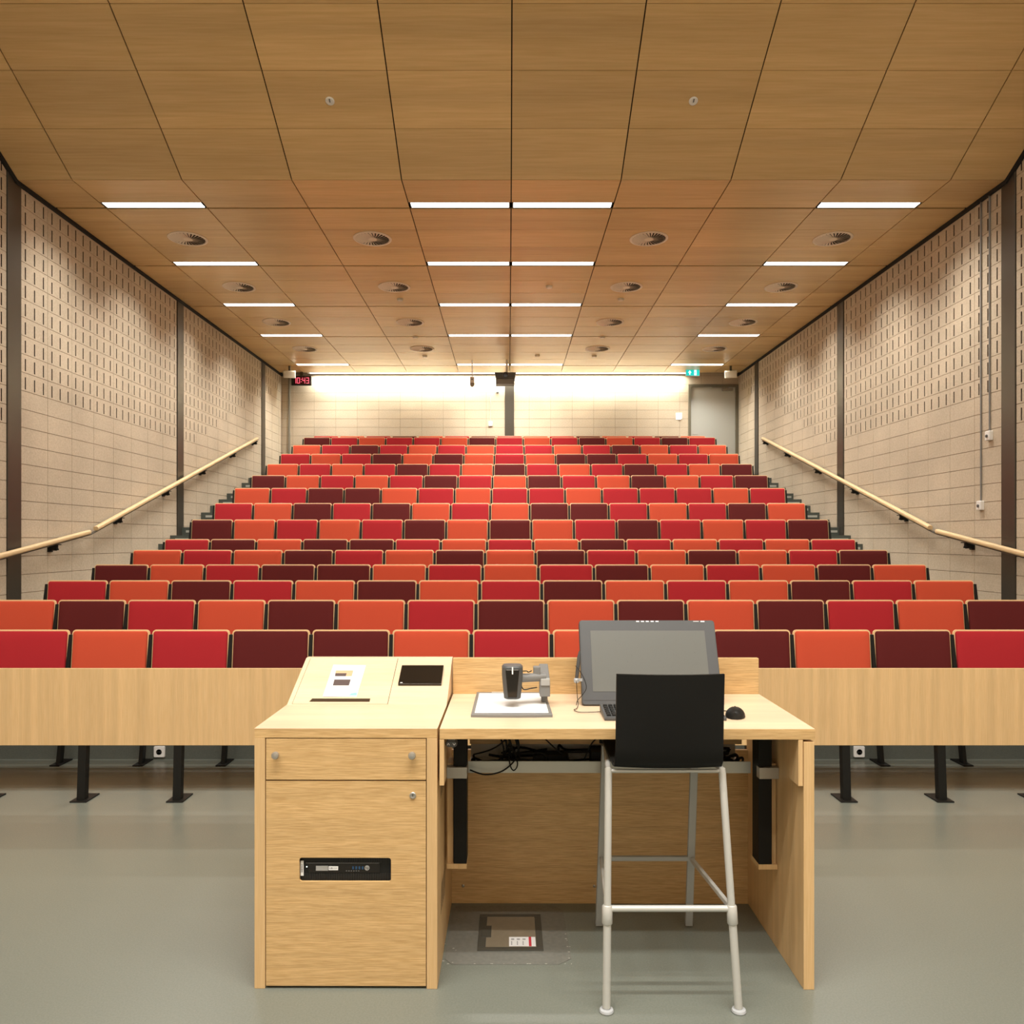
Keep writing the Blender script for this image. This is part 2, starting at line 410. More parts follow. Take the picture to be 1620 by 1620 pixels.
# solid black strips standing in for shade in the gap along the walls
for X, s in ((WL, 1), (WR, -1)):
    a, b = sorted((X-s*.02, X+s*.034))
    mb.box(a, b, 8.4, YB, ZC-.035, ZC+.03, 1)
    mb.hexa([(a, ys, zs-.035), (b, ys, zs-.035), (b, 8.4, ZC-.035), (a, 8.4, ZC-.035), (a, ys, zs+.03), (b, ys, zs+.03), (b, 8.4, ZC+.03), (a, 8.4, ZC+.03)], 1)
co_ = struct(mb.build('ceiling', ['ceil', 'black'], fix=False))
rt = random.Random(3); at = co_.data.attributes.new('tone', 'FLOAT', 'FACE'); tv = []
for i in range(len(mb.f)//6): tv += [rt.random()]*6
at.data.foreach_set('value', tv)

# ceiling lights
def light_fixture(x0, y1, z, label, group, power, spread=2.2, es='lamp'):
    x1 = x0+PW; y0 = y1-.15; xc, yc = (x0+x1)/2, (y0+y1)/2
    r = empty('ceiling_light', (xc, yc, z), label, 'light', group)
    h = MB(); a, b = x0+.012-xc, x1-.012-xc; p, q = y0-yc-.012, y1-yc-.008
    h.box(a, b, p, p+.006, 0, .08); h.box(a, b, q-.006, q, 0, .08); h.box(a, a+.006, p, q, 0, .08); h.box(b-.006, b, p, q, 0, .08); h.box(a, b, p, q, .08, .086)
    h.build('housing', 'black', r)
    B(a+.014, b-.014, p+.018, q-.014, .001, .02).build('diffuser', es, r)
    area('lamp', (0, 0, -.001), b-a-.05, .11, power, W_LIGHT, (0, 0, 0), r, spread)
    return r
rown = ['nearest', 'second', 'third', 'fourth', 'farthest']
coln = {-4: 'at far left', -1: 'just left of centre', 0: 'just right of centre', 3: 'at far right'}
P_STRIP = 47
for j, jt in enumerate(JT):
    for c in LITE:
        light_fixture(RX+PW*c, jt-.012, ZC, 'bright white strip light %s in the %s row of lights' % (coln[c], rown[j]), 'ceiling strip lights over the seats', P_STRIP)
for yy, pw in ((1.0, 58), (-.2, 65), (-1.4, 38)):
    for c in (-4, -2, -1, 0, 1, 3):
        light_fixture(RX+PW*c, yy, zs-.09, 'strip light in the high ceiling above the lecturer area', 'ceiling strip lights over the stage', pw, 2.9)
# cove light at the rear wall
r = empty('cove_light', (RX, 18.10, ZC), 'long cove light washing the rear block wall below the ceiling edge', 'light')
MB().box(-4.65, 4.10, -.05, .05, .0, .05).build('housing', 'white', r)
MB().box(-4.6, 4.05, -.035, .035, -.004, .0).build('diffuser', 'cove', r)
for i in range(6):
    w = 8.55/6
    area('lamp', (-4.55+w*(i+.5), .03, -.02), w, .05, 36, (1, .985, .87), (math.radians(14), 0, 0), r, PI*.9)
for i in range(-4, 5): B(RX+PW*i-.012, RX+PW*i+.012, 18.0, 18.03, ZC-.012, ZC).build('ceiling_clip', 'white') if False else None

# diffusers
def vent_proto():
    r = empty('air_vent', (0, 0, 0), '', 'vent')
    f = MB(); f.lathe([(.243, 0), (.243, -.006), (.236, -.010), (.212, -.011), (.208, -.004), (.208, 0)], (0, 0, 0), n=48); f.build('rim', 'vent', r, smooth=30)
    MB().lathe([(.209, 0), (.209, -.0015)], (0, 0, 0), n=40).build('backing', 'ventd', r)
    f = MB()
    for i in range(28):
        a = 2*PI*i/28; c, s_ = math.cos(a), math.sin(a)
        def P(rr, t, z): 
            an = a+(.209-rr)*1.2
            cc, ss = math.cos(an), math.sin(an); return (rr*cc-t*ss, rr*ss+t*cc, z)
        L = []
        for rr in (.045, .10, .155, .209):
            w = rr*2*PI/28*.27
            L.append([P(rr, w, -.004), P(rr, -w, -.0125), P(rr, -w, -.0145), P(rr, w, -.006)])
        f.loops(L)
    f.build('vane_ring', 'vent', r)['label'] = 'ring of slanted radial vanes'
    MB().lathe([(.06, -.002), (.06, -.012), (.045, -.015), (.001, -.016)], (0, 0, 0), n=24).build('hub', 'vent', r, smooth=30)
    return r
vp = vent_proto(); first = True
vrow = ['nearest', 'second', 'third', 'farthest']; vcol = ['far left', 'inner left', 'inner right', 'far right']
for j, yy in enumerate((10.03, 11.94, 13.87, 15.79)):
    for c, xx in enumerate((-4.09, -1.735, 1.79, 4.135)):
        o = vp if first else dup(vp); first = False
        o.location = (xx, yy, ZC-.0005); setp(o, 'round swirl air vent in the %s vent row, %s column' % (vrow[j], vcol[c]), 'vent', 'round air vents in the ceiling')
# small discs
def disc(name, x, y, rad, label, cat, mat, group=None, slope=False, drop=.03):
    z = ZC
    T = None
    if slope: z = ZC+.548*(8.4-y); T = Matrix.Rotation(-math.atan(.548), 3, 'X')
    mbb = MB(); mbb.lathe([(rad, 0), (rad*1.0, -drop*.4), (rad*.8, -drop), (rad*.3, -drop*1.05), (.001, -drop*1.05)], (0, 0, 0), n=24, T=T)
    if slope: mbb.box(-.006, .006, -.03, .006, -drop*1.3, -drop, 1, T=T.to_4x4())
    o = mbb.build(name, [mat, 'mgrey'], smooth=30); o.location = (x, y, z); setp(o, label, cat, group); return o
disc('ceiling_speaker', -1.734, 7.637, .044, 'small pale round ceiling fitting, the left one on the sloping ceiling', 'speaker', 'white', None, True, .012)
disc('ceiling_speaker', 1.795, 7.637, .044, 'small pale round ceiling fitting, the right one on the sloping ceiling', 'speaker', 'white', None, True, .012)
dl = [(633, 472.7, 'left, just behind the second vent row'), (982, 472.7, 'right, just behind the second vent row'), (869, 452.7, 'level with the second vent row, right of centre'), (657, 532.5, 'left, on the fourth strip light line'),
      (953, 532.5, 'right, on the fourth strip light line'), (672, 562.7, 'left, behind the farthest vents'), (850, 561.7, 'near the middle, behind the farthest vents'), (940, 562.7, 'right, behind the farthest vents')]
for x, y, w in dl:
    dd = 3.85*F/(CY-y); disc('smoke_detector', (x-CX)*dd/F, dd, .05, 'small round ceiling detector '+w, 'detector', 'cream' if x != 869 else 'vent')

# ------------------------------------------------------------------ auditorium seats
def seat_proto(col):
    r = empty('auditorium_seat', (0, 0, 0), '', 'seat')
    T0 = Matrix.Rotation(math.radians(-6), 4, 'X')
    w, h = .553, .43                                 # shell; its top is at z = 0 of the tilt frame
    T = Matrix.Translation((0, .006, .865)) @ T0 @ Matrix.Translation((0, 0, -h/2))
    b = MB(); b.plate(w, h, .028, [(0.002, .013), (0, .010), (0, .002), (.002, 0)], T); b.build('backrest', 'edge', r, smooth=30)
    c = MB(); c.plate(w-.028, h-.022, .018, [(0, .002), (0, -.010), (.004, -.016), (.012, -.0195), (.05, -.021), (.11, -.021)], T)
    c.build('back_cushion', col, r, smooth=60)
    Ts = Matrix.Translation((0, -.07, .40)) @ Matrix.Rotation(math.radians(-8), 4, 'X')
    s = MB(); s.plate(.50, .40, .05, [(0.004, 0), (0, .004), (0, .012), (.004, .014)], Ts); sp = s.build('seat', 'edge', r, smooth=30)
    s = MB(); s.plate(.49, .39, .045, [(0, .014), (0, .03), (.01, .042), (.05, .045)], Ts); s.build('seat_cushion', col, sp, smooth=60)
    for sx in (-1, 1):
        s = MB(); s.box(sx*.262-.006, sx*.262+.006, -.075, .02, .24, .30); s.build('hinge', 'blkm', r)
    return r
protos = {k: seat_proto(k) for k in 'ORM'}
used = set()
cname = {'O': 'orange', 'R': 'bright red', 'M': 'dark maroon'}
ordn = ['first', 'second', 'third', 'fourth', 'fifth', 'sixth', 'seventh', 'eighth', 'ninth', 'tenth', 'eleventh', 'twelfth', 'thirteenth', 'fourteenth', 'fifteenth']
for k in range(NR):
    for i in range(15):
        c = COL[k][i]; p = protos[c]
        loc = (SX+(i-7)*PITCH, ROWY[k]-.006, TOP[k]-.865)
        if c in used: o = dup(p, loc)
        else: o = p; o.location = loc; used.add(c)
        rw = 'front row' if k == 0 else ('rearmost row' if k == 14 else ordn[k]+' row from the front')
        if i == 7: pos = 'in the very middle'
        elif i < 7: pos = 'at its left end' if i == 0 else ordn[i]+' from the left'
        else: pos = 'at its right end' if i == 14 else ordn[14-i]+' from the right'
        setp(o, '%s tip-up seat, %s, %s' % (cname[c], rw, pos), 'seat', 'auditorium seats in the %s' % rw)
# steel frames that carry each row
def frame(k):
    y = ROWY[k]; f = FLR[k]; tp = TOP[k]-f
    r = empty('seat_row_frame', (SX, y, f), 'black steel frame carrying the %s' % ('front row of seats' if k == 0 else ('rearmost row of seats' if k == 14 else ordn[k]+' row of seats from the front')), 'seat frame', 'black frames under the seat rows')
    leg = None
    for i in range(16):
        x = (i-7.5)*PITCH
        if leg is None:
            m = MB(); h = tp-.035; lean = .105
            yb = -.15
            m.hexa([(-.013, yb-.02, .008), (.013, yb-.02, .008), (.013, yb+.03, .008), (-.013, yb+.03, .008), (-.013, -.02+.012, h), (.013, -.02+.012, h), (.013, .02+.012, h), (-.013, .02+.012, h)])
            m.box(-.035, .035, yb-.06, yb+.11, 0, .008)
            leg = m.build('leg', 'blkm', r, loc=(x, 0, 0), bevel=.002)
        else: o = leg.copy(); C.objects.link(o); o.location = (x, 0, 0)
    MB().box(-4.27, 4.27, -.055, -.03, .33, .37).build('beam', 'blkm', r)
    if k < 14: MB().box(-4.26, 4.26, .025, .043, tp-.33, tp-.06).build('folded_desk_board', 'oak_v', r)
    return r
for k in range(NR): frame(k)

# front desk panel of the first row
r = empty('front_desk_panel', (SX, 4.70, 0), 'long pale oak modesty panel in front of the first seat row', 'desk panel')
MB().box(-4.3, 4.3, -.01, .012, .327, .786).build('panel', 'oak_v', r, bevel=.002)
MB().box(-4.3, 4.3, .012, .27, .700, .722).build('writing_ledge', 'oak_top', r, bevel=.002)
for i in range(16):
    x = (i-7.5)*PITCH
    m = MB(); m.hexa([(-.024, -.025, .008), (.024, -.025, .008), (.024, .02, .008), (-.024, .02, .008), (-.024, .015, .70), (.024, .015, .70), (.024, .06, .70), (-.024, .06, .70)])
    m.box(-.05, .05, -.055, .10, 0, .008)
    m.build('leg', 'blkm', r, loc=(x, 0, 0), bevel=.002)

# sockets on the first riser
for x, w in ((-2.47, 'left'), (2.48, 'right')):
    r = empty('wall_socket', (x, ROWY[0]-.03, .055), 'white floor-level power socket under the long oak panel, %s side' % w, 'socket')
    MB().plate(.078, .078, .008, [(0, 0), (0, -.010), (.003, -.014)], Matrix.Translation((0, 0, 0))).build('cover', 'white', r, smooth=30)
    m = MB(); m.lathe([(.021, -.0145), (.021, -.0152), (.019, -.0152), (.019, -.0145)], (0, 0, 0), 'y', 20); m.box(-.009, -.006, -.0155, -.014, -.002, .002); m.box(.006, .009, -.0155, -.014, -.002, .002); m.build('outlet', 'socketg', r)

# ------------------------------------------------------------------ handrails
for s, X, w in ((1, WL, 'left'), (-1, WR, 'right')):
    xr = X+s*.085
    pts = [(5.7, 1.03), (9.75, 1.655), (9.87, 1.69), (16.25, 3.655)]
    if s < 0: pts = [(5.7, 1.05), (9.65, 1.665), (9.77, 1.70), (16.25, 3.66)]
    r = empty('handrail', (xr, 9.8, 1.67), 'wooden handrail climbing the %s block wall above the stairs' % w, 'handrail', 'handrails on the side walls')
    base = (xr, 9.8, 1.67)
    cross = [(a, b) for a, b in rrect(.062, .054, .018, 3)]
    def P(q, dz=0): return (xr, q[0], q[1]+dz)
    m = MB(); m.tube([P(pts[0]), P((pts[1][0]-.015, pts[1][1]-.003))], 0, cross=cross); m.build('rail', 'rail', r, base, smooth=30)
    m = MB(); m.tube([P((pts[2][0]+.03, pts[2][1]+.009)), P(pts[3])], 0, cross=cross); m.build('rail', 'rail', r, base, smooth=30)
    m = MB(); m.tube([P(pts[0], -.033), P(pts[1], -.033), P(pts[2], -.033), P((pts[3][0]+.07, pts[3][1]+.02), -.033)], 0, cross=rrect(.030, .014, .002, 1)); m.build('steel_bar', 'steel', r, base)
    for yb in (6.05, 7.55, 9.05, 10.55, 12.02, 13.45, 14.92, 16.2):
        if yb < pts[1][0]: z = pts[0][1]+(yb-pts[0][0])*(pts[1][1]-pts[0][1])/(pts[1][0]-pts[0][0])
        else: z = pts[2][1]+(yb-pts[2][0])*(pts[3][1]-pts[2][1])/(pts[3][0]-pts[2][0])
        m = MB(); xa, xb_ = sorted((X, X+s*.008))
        m.box(xa, xb_, yb-.05, yb+.05, z-.13, z-.03); m.tube([(X+s*.004, yb, z-.10), (xr-s*.005, yb, z-.105), (xr, yb, z-.095), (xr, yb, z-.03)], .011, 8)
        m.lathe([(.018, -.01), (.018, .01)], (xr, yb, z-.10), 'z', 12); m.box(xr-.016, xr+.016, yb-.06, yb+.06, z-.052, z-.041); m.hexa([(X+s*.006, yb-.022, z-.125), (X+s*.006, yb+.022, z-.125), (xr, yb+.022, z-.09), (xr, yb-.022, z-.09), (X+s*.006, yb-.022, z-.06), (X+s*.006, yb+.022, z-.06), (xr, yb+.022, z-.045), (xr, yb-.022, z-.045)])
        m.build('bracket', 'blkm', r, base)

# ------------------------------------------------------------------ things on the walls
for x0, ybx, zb, ztop, w in ((WR, 8.87, 1.944, ZC, 'lower white switch box on the right block wall'), (WR, 8.71, 2.71, ZC, 'upper white switch box on the right block wall')):
    r = empty('switch_box', (x0, ybx, zb), w+', with thin conduit to the ceiling', 'switch')
    T = Matrix.Rotation(math.radians(90), 4, 'Z')
    MB().plate(.085, .105, .01, [(0, .0), (0, .035), (.006, .042)], T).build('box', 'white', r, smooth=30)
    MB().lathe([(.017, -.040), (.017, -.052), (.012, -.054)], (0, 0, -.004), 'x', 16).build('rotary_switch', 'dgrey', r, smooth=30)
    MB().tube([(-.012, 0, .05), (-.012, 0, ztop-zb)], .0085, 8).build('conduit', 'mgrey', r, smooth=60)
for sx, w in ((-1, 'left'), (1, 'right')):
    xx = px(457 if sx < 0 else 1157, 0, 17.3)[0]
    r = empty('wall_loudspeaker', (xx, 17.35, 5.2), 'small cream loudspeaker tilted under the ceiling in the rear %s corner' % w, 'speaker', 'rear corner loudspeakers')
    T = Matrix.Translation((0, 0, .02)) @ Matrix.Rotation(math.radians(-sx*14), 4, 'Z') @ Matrix.Rotation(math.radians(18), 4, 'X')
    m = MB(); m.box(-.13, .13, -.10, .10, -.075, .075, T=T); m.build('cabinet', 'cream', r, bevel=.006)
    m = MB(); m.box(-.118, .118, -.104, -.099, -.065, .065, T=T); m.build('grille', 'cream', r)
    MB().box(-.02, .02, -.02, .02, .09, .20).build('bracket', 'steel', r)
# clock
cz = 5.20; cyy = 17.95
cxm = (px(461, 0, cyy)[0]+px(492, 0, cyy)[0])/2
r = empty('digital_clock', (cxm, cyy, cz), 'black digital wall clock with red digits reading 10:43', 'clock')
MB().box(-.225, .225, 0, .07, -.105, .105).build('case', 'blk', r, bevel=.004)
MB().box(-.155, .212, -.003, 0, -.083, .083).build('display_face', 'red_face', r)
SEG = {'0': 'abcdef', '1': 'bc', '4': 'fgbc', '3': 'abgcd'}
dg = MB()
def digit(ch, x0, w=.060, h=.13, t=.010):
    z0 = -h/2
    for s_ in SEG[ch]:
        q = {'a': (x0, x0+w, z0+h-t, z0+h), 'd': (x0, x0+w, z0, z0+t), 'g': (x0, x0+w, z0+h/2-t/2, z0+h/2+t/2), 'f': (x0, x0+t, z0+h/2, z0+h), 'e': (x0, x0+t, z0, z0+h/2),
             'b': (x0+w-t, x0+w, z0+h/2, z0+h), 'c': (x0+w-t, x0+w, z0, z0+h/2)}[s_]
        dg.box(q[0], q[1], -.006, -.003, q[2], q[3])
digit('1', -.175); digit('0', -.092); digit('4', .03); digit('3', .118)
dg.box(-.006, .007, -.006, -.003, .02, .035); dg.box(-.006, .007, -.006, -.003, -.035, -.02)
dg.build('digits', 'red_led', r)
MB().box(-.03, .03, .02, .05, .105, ZC-cz).build('hanger', 'steel', r)
# exit sign
ey = 17.75
e0, e1 = px(1085.5, 585.5, ey), px(1106.5, 595.0, ey); ex = (e0[0]+e1[0])/2; ez = (e0[2]+e1[2])/2+.01; ew = (e1[0]-e0[0]); eh = e0[2]-e1[2]
r = empty('exit_sign', (ex, ey, ez), 'teal illuminated exit sign with white arrow and running figure above the door', 'exit sign')
MB().box(-ew/2-.005, ew/2+.005, 0, .04, -eh/2-.005, eh/2+.02).build('case', 'white', r)
MB().box(-ew/2, ew/2, -.003, 0, -eh/2, eh/2).build('sign_face', 'teal', r)
p = MB(); Yp = -.0045
def poly(pts, sx=ew/.30, sz=eh/.135): p.quad([(a*sx, Yp, b*sz) for a, b in pts])
poly([(-.105, .0), (-.068, .048), (-.031, .0)]); poly([(-.079, -.045), (-.057, -.045), (-.057, .002), (-.079, .002)])
p.build('arrow', 'signw', r)
p = MB()
poly([(.03, -.055), (.085, -.055), (.085, .055), (.03, .055)])
p.build('doorway_panel', 'signw', r)
p = MB(); Yp = -.0055
poly([(.046, .028), (.058, .028), (.058, .040), (.046, .040)]); poly([(.040, -.005), (.062, -.005), (.058, .024), (.046, .024)])
poly([(.036, -.045), (.044, -.045), (.054, -.005), (.044, -.005)]); poly([(.052, -.005), (.060, -.005), (.074, -.04), (.066, -.045)])
p.build('running_figure', 'teal', r)
MB().box(-.01, .01, .01, .03, eh/2, ZC-ez).build('hanger', 'steel2', r)
# projector
pyy = 16.6; a, b = px(782.5, 588, pyy), px(816.5, 607, pyy)
pc = (a[0]+b[0])/2; pw = (b[0]-a[0])/2
r = empty('projector', (pc, pyy, (a[2]+b[2])/2), 'dark grey projector hanging from the ceiling in front of the rear column', 'projector')
H = (a[2]-b[2])/2
MB().hexa([(-pw*.88, 0, -H*.1), (pw*.88, 0, -H*.1), (pw*.88, .32, -H*.1), (-pw*.88, .32, -H*.1), (-pw, 0, H*.92), (pw, 0, H*.92), (pw, .32, H*.92), (-pw, .32, H*.92)]).build('body', 'dgrey', r, bevel=.01)
MB().box(-pw*.9, pw*.84, .02, .30, -H*1.0, -H*.12).build('underside_tray', 'mgrey', r, bevel=.006)
m = MB(); m.lathe([(.058, 0), (.058, -.03), (.045, -.032), (.042, -.012), (.001, -.012)], (0, 0, H*.42), 'y', 20); m.build('lens', 'glossb', r, smooth=30)
MB().lathe([(.062, -.005), (.066, -.022), (.060, -.026), (.058, -.005)], (0, 0, H*.42), 'y', 20).build('lens_ring', 'mgrey', r, smooth=30)
MB().tube([(0.03, .15, H*.9), (0.03, .15, ZC-r.location.z)], .02, 10).build('ceiling_pole', 'cream', r)
# camera
cyy2 = 16.8; a = px(747, 604, cyy2)
r = empty('ceiling_camera', a, 'small white dome camera on a short ceiling pole left of the projector', 'camera')
MB().lathe([(.03, .11), (.05, .10), (.052, .0), (.05, -.03)], (0, 0, 0), 'z', 20).build('housing', 'white', r, smooth=30)
MB().lathe([(.050, -.03), (.052, -.05), (.043, -.085), (.02, -.108), (.001, -.112)], (0, 0, 0), 'z', 20).build('dome', 'steel2', r, smooth=40)
MB().lathe([(.017, 0), (.017, -.006)], (0, -.05, .045), 'y', 14).build('lens', 'glossb', r)
MB().tube([(0, 0, .10), (0, 0, ZC-a[2])], .012, 8).build('pole', 'white', r)
# rear wall bits
a = px(776, 670.5, YB)
r = empty('wall_socket', (a[0], YB, a[2]), 'small white socket on the rear wall left of the column', 'socket')
MB().plate(.09, .11, .008, [(0, 0), (0, -.035), (.004, -.04)], Matrix.Identity(4)).build('cover', 'white', r, smooth=30)
MB().lathe([(.010, -.041), (.010, -.046)], (.018, 0, -.005), 'y', 12).build('outlet', 'mgrey', r)
MB().tube([(0, -.01, .055), (0, -.01, .62)], .006, 6).build('conduit', 'lgrey', r)
a = px(787, 620.5, YB)
o = MB().lathe([(.03, 0), (.032, -.02), (.02, -.04), (.001, -.045)], (0, 0, 0), 'y', 14).build('motion_sensor', 'mgrey', smooth=30); o.location = (a[0], YB, a[2]); setp(o, 'tiny grey sensor high on the rear wall beside the column', 'sensor')
a = px(1074, 658.5, YB)
m = MB(); m.quad([(-.075, -.004, .08), (.075, -.004, .085), (.078, -.006, -.06), (.03, -.03, -.085), (-.07, -.004, -.082)]); o = m.build('paper_notice', 'paper'); o.location = (a[0], YB+.003, a[2]); setp(o, 'white paper notice curling on the rear wall beside the door', 'paper')
sm = o.modifiers.new('thick', 'SOLIDIFY'); sm.thickness = .001

# ------------------------------------------------------------------ lecturer's desk
DY = 2.716; RZ = math.radians(-.28); DB = (-.246, DY, 0)
lec = empty('lectern_cabinet', DB, 'pale oak lectern cabinet with sloping top, drawer and computer window', 'cabinet', None, RZ)
L0, L1 = -.879, -.246; q = DB
m = MB(); m.box(L0, L0+.037, DY, 3.40, 0, .867, 1); m.box(L1-.037, L1, DY, 3.40, 0, .867, 1); m.box(L0, L1, DY, 3.40, .867, .8994); m.box(L0+.037, L1-.037, 3.37, 3.40, .02, .867); m.box(L0+.037, L1-.037, DY+.03, 3.37, .02, .035)
m.build('carcass', ['oak_h', 'oak_v'], lec, q, bevel=.0015)
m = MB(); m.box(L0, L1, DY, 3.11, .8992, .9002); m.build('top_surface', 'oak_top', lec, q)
# vent slits in the right side
m = MB()
for i in range(6):
    for zz in (.62, .20):
        y = DY+.12+i*.03
        m.quad([(L1+.0006, y, zz), (L1+.0006, y+.008, zz), (L1+.0006, y+.05, zz+.10), (L1+.0006, y+.042, zz+.10)])
m.build('vent_slits', 'black', lec, q)
# sloping lectern top (prism)
m = MB(); ya, yb_, yt = 3.105, 3.40, 3.44; za, zt = .8994, 1.042
m.hexa([(L0, ya, .87), (L1, ya, .87), (L1, yt, .87), (L0, yt, .87), (L0, ya, za), (L1, ya, za), (L1, yb_, zt), (L0, yb_, zt)])
m.hexa([(L0, yb_, .87), (L1, yb_, .87), (L1, yt, .87), (L0, yt, .87), (L0, yb_, zt), (L1, yb_, zt), (L1, yt, zt), (L0, yt, zt)])
slp = m.build('sloping_top', 'oak_top', lec, q, bevel=.002)
# frame of the slope: u along x, v up the slope
sd = Vector((0, yb_-ya, zt-za)); SL = sd.length; sd.normalize(); sn = Vector((0, -sd.z, sd.y))
def S(u, v, h=0): p_ = Vector((u, ya, za))+sd*v+sn*h; return tuple(p_)
def inv(x, y):                                       # pixel on the slope plane -> (u, v)
    dx, dz = (x-CX)/F, (CY-y)/F
    # point = (dx*d, d, HC+dz*d); on plane: z = za + (y-ya)*k
    k = (zt-za)/(yb_-ya); d = (za-ya*k-HC)/(dz-k)
    return dx*d, math.hypot(d-ya, HC+dz*d-za)
m = MB()
def sline(u0, v0, u1, v1, w=.0009):
    d = Vector((u1-u0, v1-v0)).normalized(); nx, ny = -d.y*w, d.x*w
    m.quad([S(u0-nx, v0-ny, .0006), S(u1-nx, v1-ny, .0006), S(u1+nx, v1+ny, .0006), S(u0+nx, v0+ny, .0006)])
us = inv(612.5, 1113)[0]
sline(us, .005, us, SL-.004); sline(L0+.02, .006, L0+.02, SL-.004, .0006); sline(L0+.02, .006, us, .006, .0005)
m.build('lid_seam', 'slotb', lec, q)
u0, v0 = inv(488, 1110.5); u1, v1 = inv(585, 1105.5)
m = MB(); m.quad([S(u0, v0, .001), S(u1, v0, .001), S(u1, v1, .001), S(u0+.008, v1, .001)]); m.build('finger_slot', 'slotb', lec, q)['label'] = 'dark finger slot'
# drawer and door
dr = MB().box(L0+.0400, L1-.0395, DY+.001, DY+.02, .722, .864).build('drawer', 'oak_h', lec, q, bevel=.001)
for xk in (438, 653):
    xx = (xk-CX)*DY/F; zz = HC-(1193-CY)*DY/F
    MB().lathe([(.006, 0), (.006, -.012), (.0125, -.016), (.0135, -.024), (.011, -.029), (.001, -.031)], (xx, DY+.001, zz), 'y', 18).build('knob', 'alu', dr, q, smooth=35)
xa, xc_, za_, zb_ = L0+.0400, L1-.0395, .010, .7175
hx0, hx1 = (473-CX)*DY/F, (618.5-CX)*DY/F; hz1, hz0 = HC-(1357.5-CY)*DY/F, HC-(1395.5-CY)*DY/F
hcx, hcz = (hx0+hx1)/2, (hz0+hz1)/2
inner = [(a+hcx, b+hcz) for a, b in rrect(hx1-hx0, hz1-hz0, .009, 4)]
outer = []
for idx, (a, b) in enumerate(inner):
    c4 = idx//5; k5 = idx % 5
    corner = [(xc_, zb_), (xa, zb_), (xa, za_), (xc_, za_)][c4]
    outer.append(corner if 0 < k5 < 4 or True else corner)
m = MB(); m.holed(outer, inner, lambda u, v, d: (u, DY+.001+d, v), .010)
dr2 = m.build('door', 'oak_h', lec, q)
xx = (653-CX)*DY/F; zz = HC-(1258.5-CY)*DY/F
lkk = MB().lathe([(.0115, 0), (.0115, -.003), (.010, -.0045), (.0065, -.0045), (.006, -.002), (.001, -.002)], (xx, DY+.001, zz), 'y', 20).build('lock', 'alu', dr2, q, smooth=30)
MB().box(xx-.001, xx+.001, DY-.0015, DY-.0008, zz-.004, zz+.004).build('keyhole', 'inkp', lkk, q)
# computer behind the window
pcb = (hcx, DY+.020, hcz)
r = empty('desktop_computer', pcb, 'black small desktop computer seen through the cabinet door window', 'computer')
m = MB(); m.box(-.18, .175, 0, .30, -.052, .052); m.build('case', 'blk', r, bevel=.003)
m = MB()
for i in range(56):
    x = -.165+i*.0059
    if x < .165: m.box(x, x+.0026, -.003, 0, -.046, -.018)
for i in range(30):
    x = -.02+i*.0059
    if x < .165: m.box(x, x+.0026, -.003, 0, .016, .046)
m.build('vent_ribs', 'ribs', r)
MB().box(-.14, .115, -.004, 0, .0165, .0176).build('bezel_line', 'mgrey', r)
MB().box(-.130, .118, -.0035, 0, -.016, .0155).build('port_strip', 'glossb', r)
def rotX90(x, y, z): return Matrix.Translation((x, y, z)) @ Matrix.Rotation(PI/2, 4, 'X')
m = MB(); m.box(-.157, -.147, -.005, -.0032, -.026, .026, 0); m.text('008363', .0095, Matrix.Translation((-.152, -.0054, 0)) @ Matrix.Rotation(PI/2, 4, 'X') @ Matrix.Rotation(PI/2, 4, 'Z'), 1)
m.build('asset_sticker', ['paper', 'inkp'], r)
m = MB(); m.box(-.104, -.062, -.0055, -.0035, -.008, .008, 0); m.box(-.100, -.082, -.0059, -.0054, .001, .002, 1); m.box(-.100, -.080, -.0059, -.0054, -.003, -.002, 1); m.build('grey_sticker', ['lgrey', 'greyp'], r)
m = MB(); m.box(-.060, -.027, -.0055, -.0035, -.0065, .0065, 0); m.text('LIB-111', .0088, rotX90(-.0435, -.0059, 0), 1); m.build('room_sticker', ['paper', 'inkp'], r)
m = MB()
for i in range(4): m.box(.022+i*.011, .028+i*.011, -.0045, -.0035, -.004, .006)
m.build('blue_port', 'bluep', r)
m = MB()
for i in range(6): m.box(.000+i*.0085, .004+i*.0085, -.0045, -.0035, -.0105, -.0085)
m.build('port_label', 'mgrey', r)
m = MB(); m.lathe([(.0085, -.0035), (.0085, -.0055), (.0005, -.0055)], (.0735, 0, .001), 'y', 24, 0); m.text('hp', .0125, rotX90(.0735, -.006, .0015) @ Matrix.Shear('XY', 4, (.25, 0)), 1)
m.build('round_badge', ['lgrey', 'inkp'], r)
m = MB(); m.lathe([(.0022, -.0035), (.0022, -.005)], (-.136, 0, .005), 'y', 10); m.build('power_light', 'signw', r)

# touch panel and paper on the slope
def slope_T(u, v, h): return Matrix(((1, 0, 0, 0), (0, sn.y*-1 if False else sd.y, sn.y, 0), (0, sd.z, sn.z, 0), (0, 0, 0, 1)))
def on_slope(pts, h): return [S(u, v, h) for u, v in pts]
A = [inv(635, 1055.5), inv(702, 1055.5), inv(698.5, 1085), inv(631, 1085)]
b0 = S((A[2][0]+A[3][0])/2, A[3][1], 0)
r = empty('touch_panel', b0, 'black touch control panel on the sloping lectern top', 'touch panel')
ua, ub = (A[0][0]+A[3][0])/2, (A[1][0]+A[2][0])/2; va, vb = A[3][1], A[0][1]
pts = [(ua, va), (ub, va), (ub, vb), (ua, vb)]
m = MB(); m.hexa(on_slope(pts, .0005)+on_slope(pts, .011)); m.build('body', 'glossb', r, b0, bevel=.0015)
pi_ = [(ua+.008, va+.01), (ub-.006, va+.01), (ub-.006, vb-.006), (ua+.008, vb-.006)]
